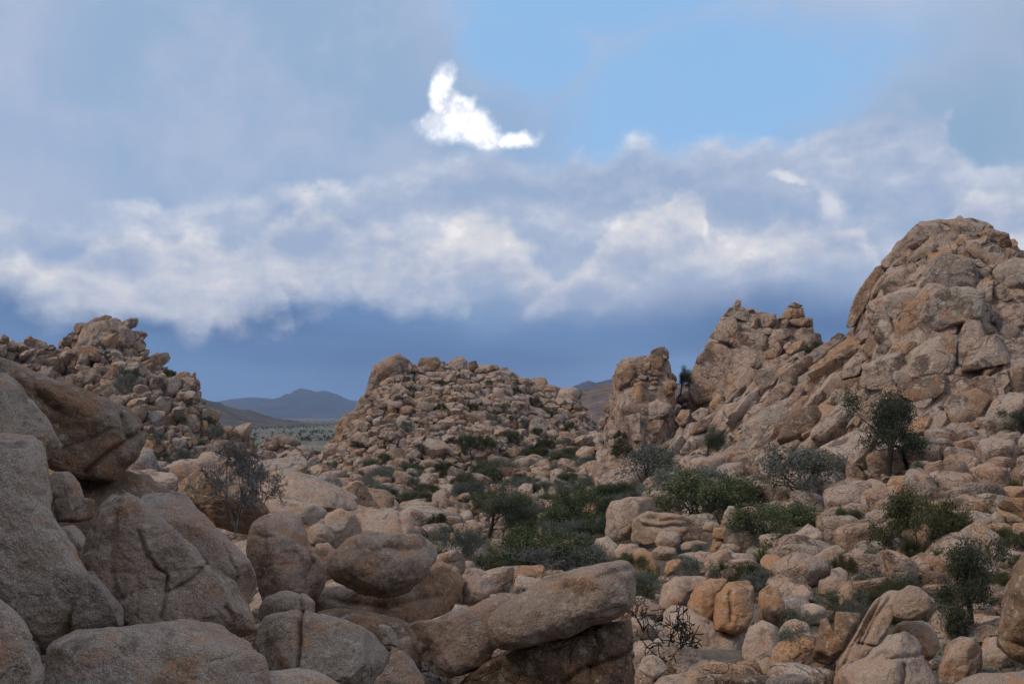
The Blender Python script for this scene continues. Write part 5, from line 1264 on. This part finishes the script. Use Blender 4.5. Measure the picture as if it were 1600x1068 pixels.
# dry grass, one mass
def grass():
    pts = []
    cand = ground_sampler([(560, 770), (800, 760), (990, 790), (985, 840), (900, 890), (690, 880), (620, 820)], [])
    P1, _ = cand(420)
    cand = ground_sampler([(1150, 830), (1340, 820), (1330, 880), (1180, 900)], [])
    P2, _ = cand(60)
    V, Fq, A = [], [], []; r = RNG; o = 0
    for P in np.concatenate([P1, P2]):
        n = 46; a = r.uniform(0, 6.283, n); R0 = r.uniform(0.25, 0.7); hh = r.uniform(0.22, 0.55)
        b = P + np.stack([np.cos(a), np.sin(a), 0 * a], 1) * (R0 * 0.5 * r.random(n)[:, None])
        t = b + np.stack([np.cos(a) * R0 * 0.5, np.sin(a) * R0 * 0.5, hh * r.uniform(0.5, 1.1, n)], 1)
        s = np.stack([-np.sin(a), np.cos(a), 0 * a], 1) * 0.022
        V.append(np.stack([b - s, b + s, t], 1).reshape(-1, 3)); Fq.append(np.arange(3 * n).reshape(n, 3) + o); o += 3 * n
        A.append(np.full(3 * n, r.random()))
    obj('dry_grass', mesh_np('dry_grass', np.concatenate(V), np.concatenate(Fq), L_DRY, False, {'rnd': np.concatenate(A)}), label='pale dry grass tufts over the valley floor', cat='grass', kind='stuff')
grass()

# low twiggy ground scrub, one mass
def low_scrub():
    P = np.concatenate([ground_sampler(valley, [])(700)[0], ground_sampler(slope_region, [])(480)[0], ground_sampler(left, [])(120)[0]])
    V, Fq, A, o = [], [], [], 0; r = RNG
    for p in P:
        n = 70; w = r.uniform(0.25, 0.75) * min(1.2, 0.3 + p[1] / 70); h = w * r.uniform(0.45, 0.9)
        q = p + r.normal(size=(n, 3)) * np.array([w * .42, w * .42, 0]); q[:, 2] = p[2] + np.abs(r.normal(size=n)) * h * 0.45
        d = r.normal(size=(n, 3)) * 0.045 * (0.4 + p[1] / 80); e = r.normal(size=(n, 3)) * 0.02 * (0.4 + p[1] / 80)
        V.append(np.stack([q - d, q + e, q + d], 1).reshape(-1, 3)); Fq.append(np.arange(3 * n).reshape(n, 3) + o); o += 3 * n
        A.append(np.repeat(np.clip(r.random() * 0.6 + 0.4 * r.random(n), 0, 1), 3))
    obj('low_scrub', mesh_np('low_scrub', np.concatenate(V), np.concatenate(Fq), L_OLIVE, False, {'rnd': np.concatenate(A)}), label='low twiggy ground scrub between the stones', cat='scrub', kind='stuff')
low_scrub()

# Joshua trees and scrub over the far plain, one mass
def plain_scrub():
    V, Fq, A, o = [], [], [], 0; r = RNG
    for i in range(4200):
        D = 520 * (6.0 ** r.random()); px = r.uniform(330, 560) if r.random() < 0.8 else r.uniform(860, 1000)
        P = at(px, 650, D); z = -13.0
        if vnoise(np.array([[P[0] * 0.02, D * 0.006, 0.5]]), 4)[0] < r.uniform(-0.5, 0.25): continue
        h = r.uniform(0.8, 2.2) if r.random() < 0.45 else r.uniform(0.4, 1.0)
        n = 14
        c = np.array([P[0], D, z + h * 0.65]); q = c + r.normal(size=(n, 3)) * np.array([h * 0.22, h * 0.22, h * 0.22])
        d = r.normal(size=(n, 3)) * h * 0.16; e = r.normal(size=(n, 3)) * h * 0.16
        V.append(np.stack([q - d, q + e, q + d, q - e], 1).reshape(-1, 3)); Fq.append(np.arange(4 * n).reshape(n, 4) + o); o += 4 * n
        st = np.array([(-.06 * h, 0, 0), (.06 * h, 0, 0), (.05 * h, 0, .7 * h), (-.05 * h, 0, .7 * h)]) + np.array([P[0], D, z])
        V.append(st); Fq.append(np.array([[o, o + 1, o + 2, o + 3]])); o += 4
        A.append(np.full(4 * n + 4, r.random()))
    obj('plain_scrub', mesh_np('plain_scrub', np.concatenate(V), np.concatenate(Fq), L_PINE, False, {'rnd': np.concatenate(A)}), label='distant dotted trees and scrub over the far plain', cat='scrub', kind='stuff')
plain_scrub()
# ------------------------------------------------------------------ haze
def build_haze():
    m = bpy.data.materials.new('haze_air'); m.use_nodes = True
    T = NT(m.node_tree)
    o = T.new('ShaderNodeOutputMaterial'); v = T.new('ShaderNodeVolumePrincipled')
    v.inputs['Color'].default_value = (0.50, 0.70, 1.0, 1)
    v.inputs['Density'].default_value = 0.00008
    v.inputs['Anisotropy'].default_value = 0.2
    T.l.new(v.outputs[0], o.inputs['Volume'])
    X, Y0, Y1, Z0, Z1 = 17500, -5500, 18500, -40, 420
    V = np.array([(x, y, z) for x in (-X, X) for y in (Y0, Y1) for z in (Z0, Z1)], float)
    Q = np.array([(0, 1, 3, 2), (4, 6, 7, 5), (0, 4, 5, 1), (2, 3, 7, 6), (0, 2, 6, 4), (1, 5, 7, 3)])
    obj('haze', mesh_np('haze', V, Q, m, smooth=False), kind='stuff')
build_haze()
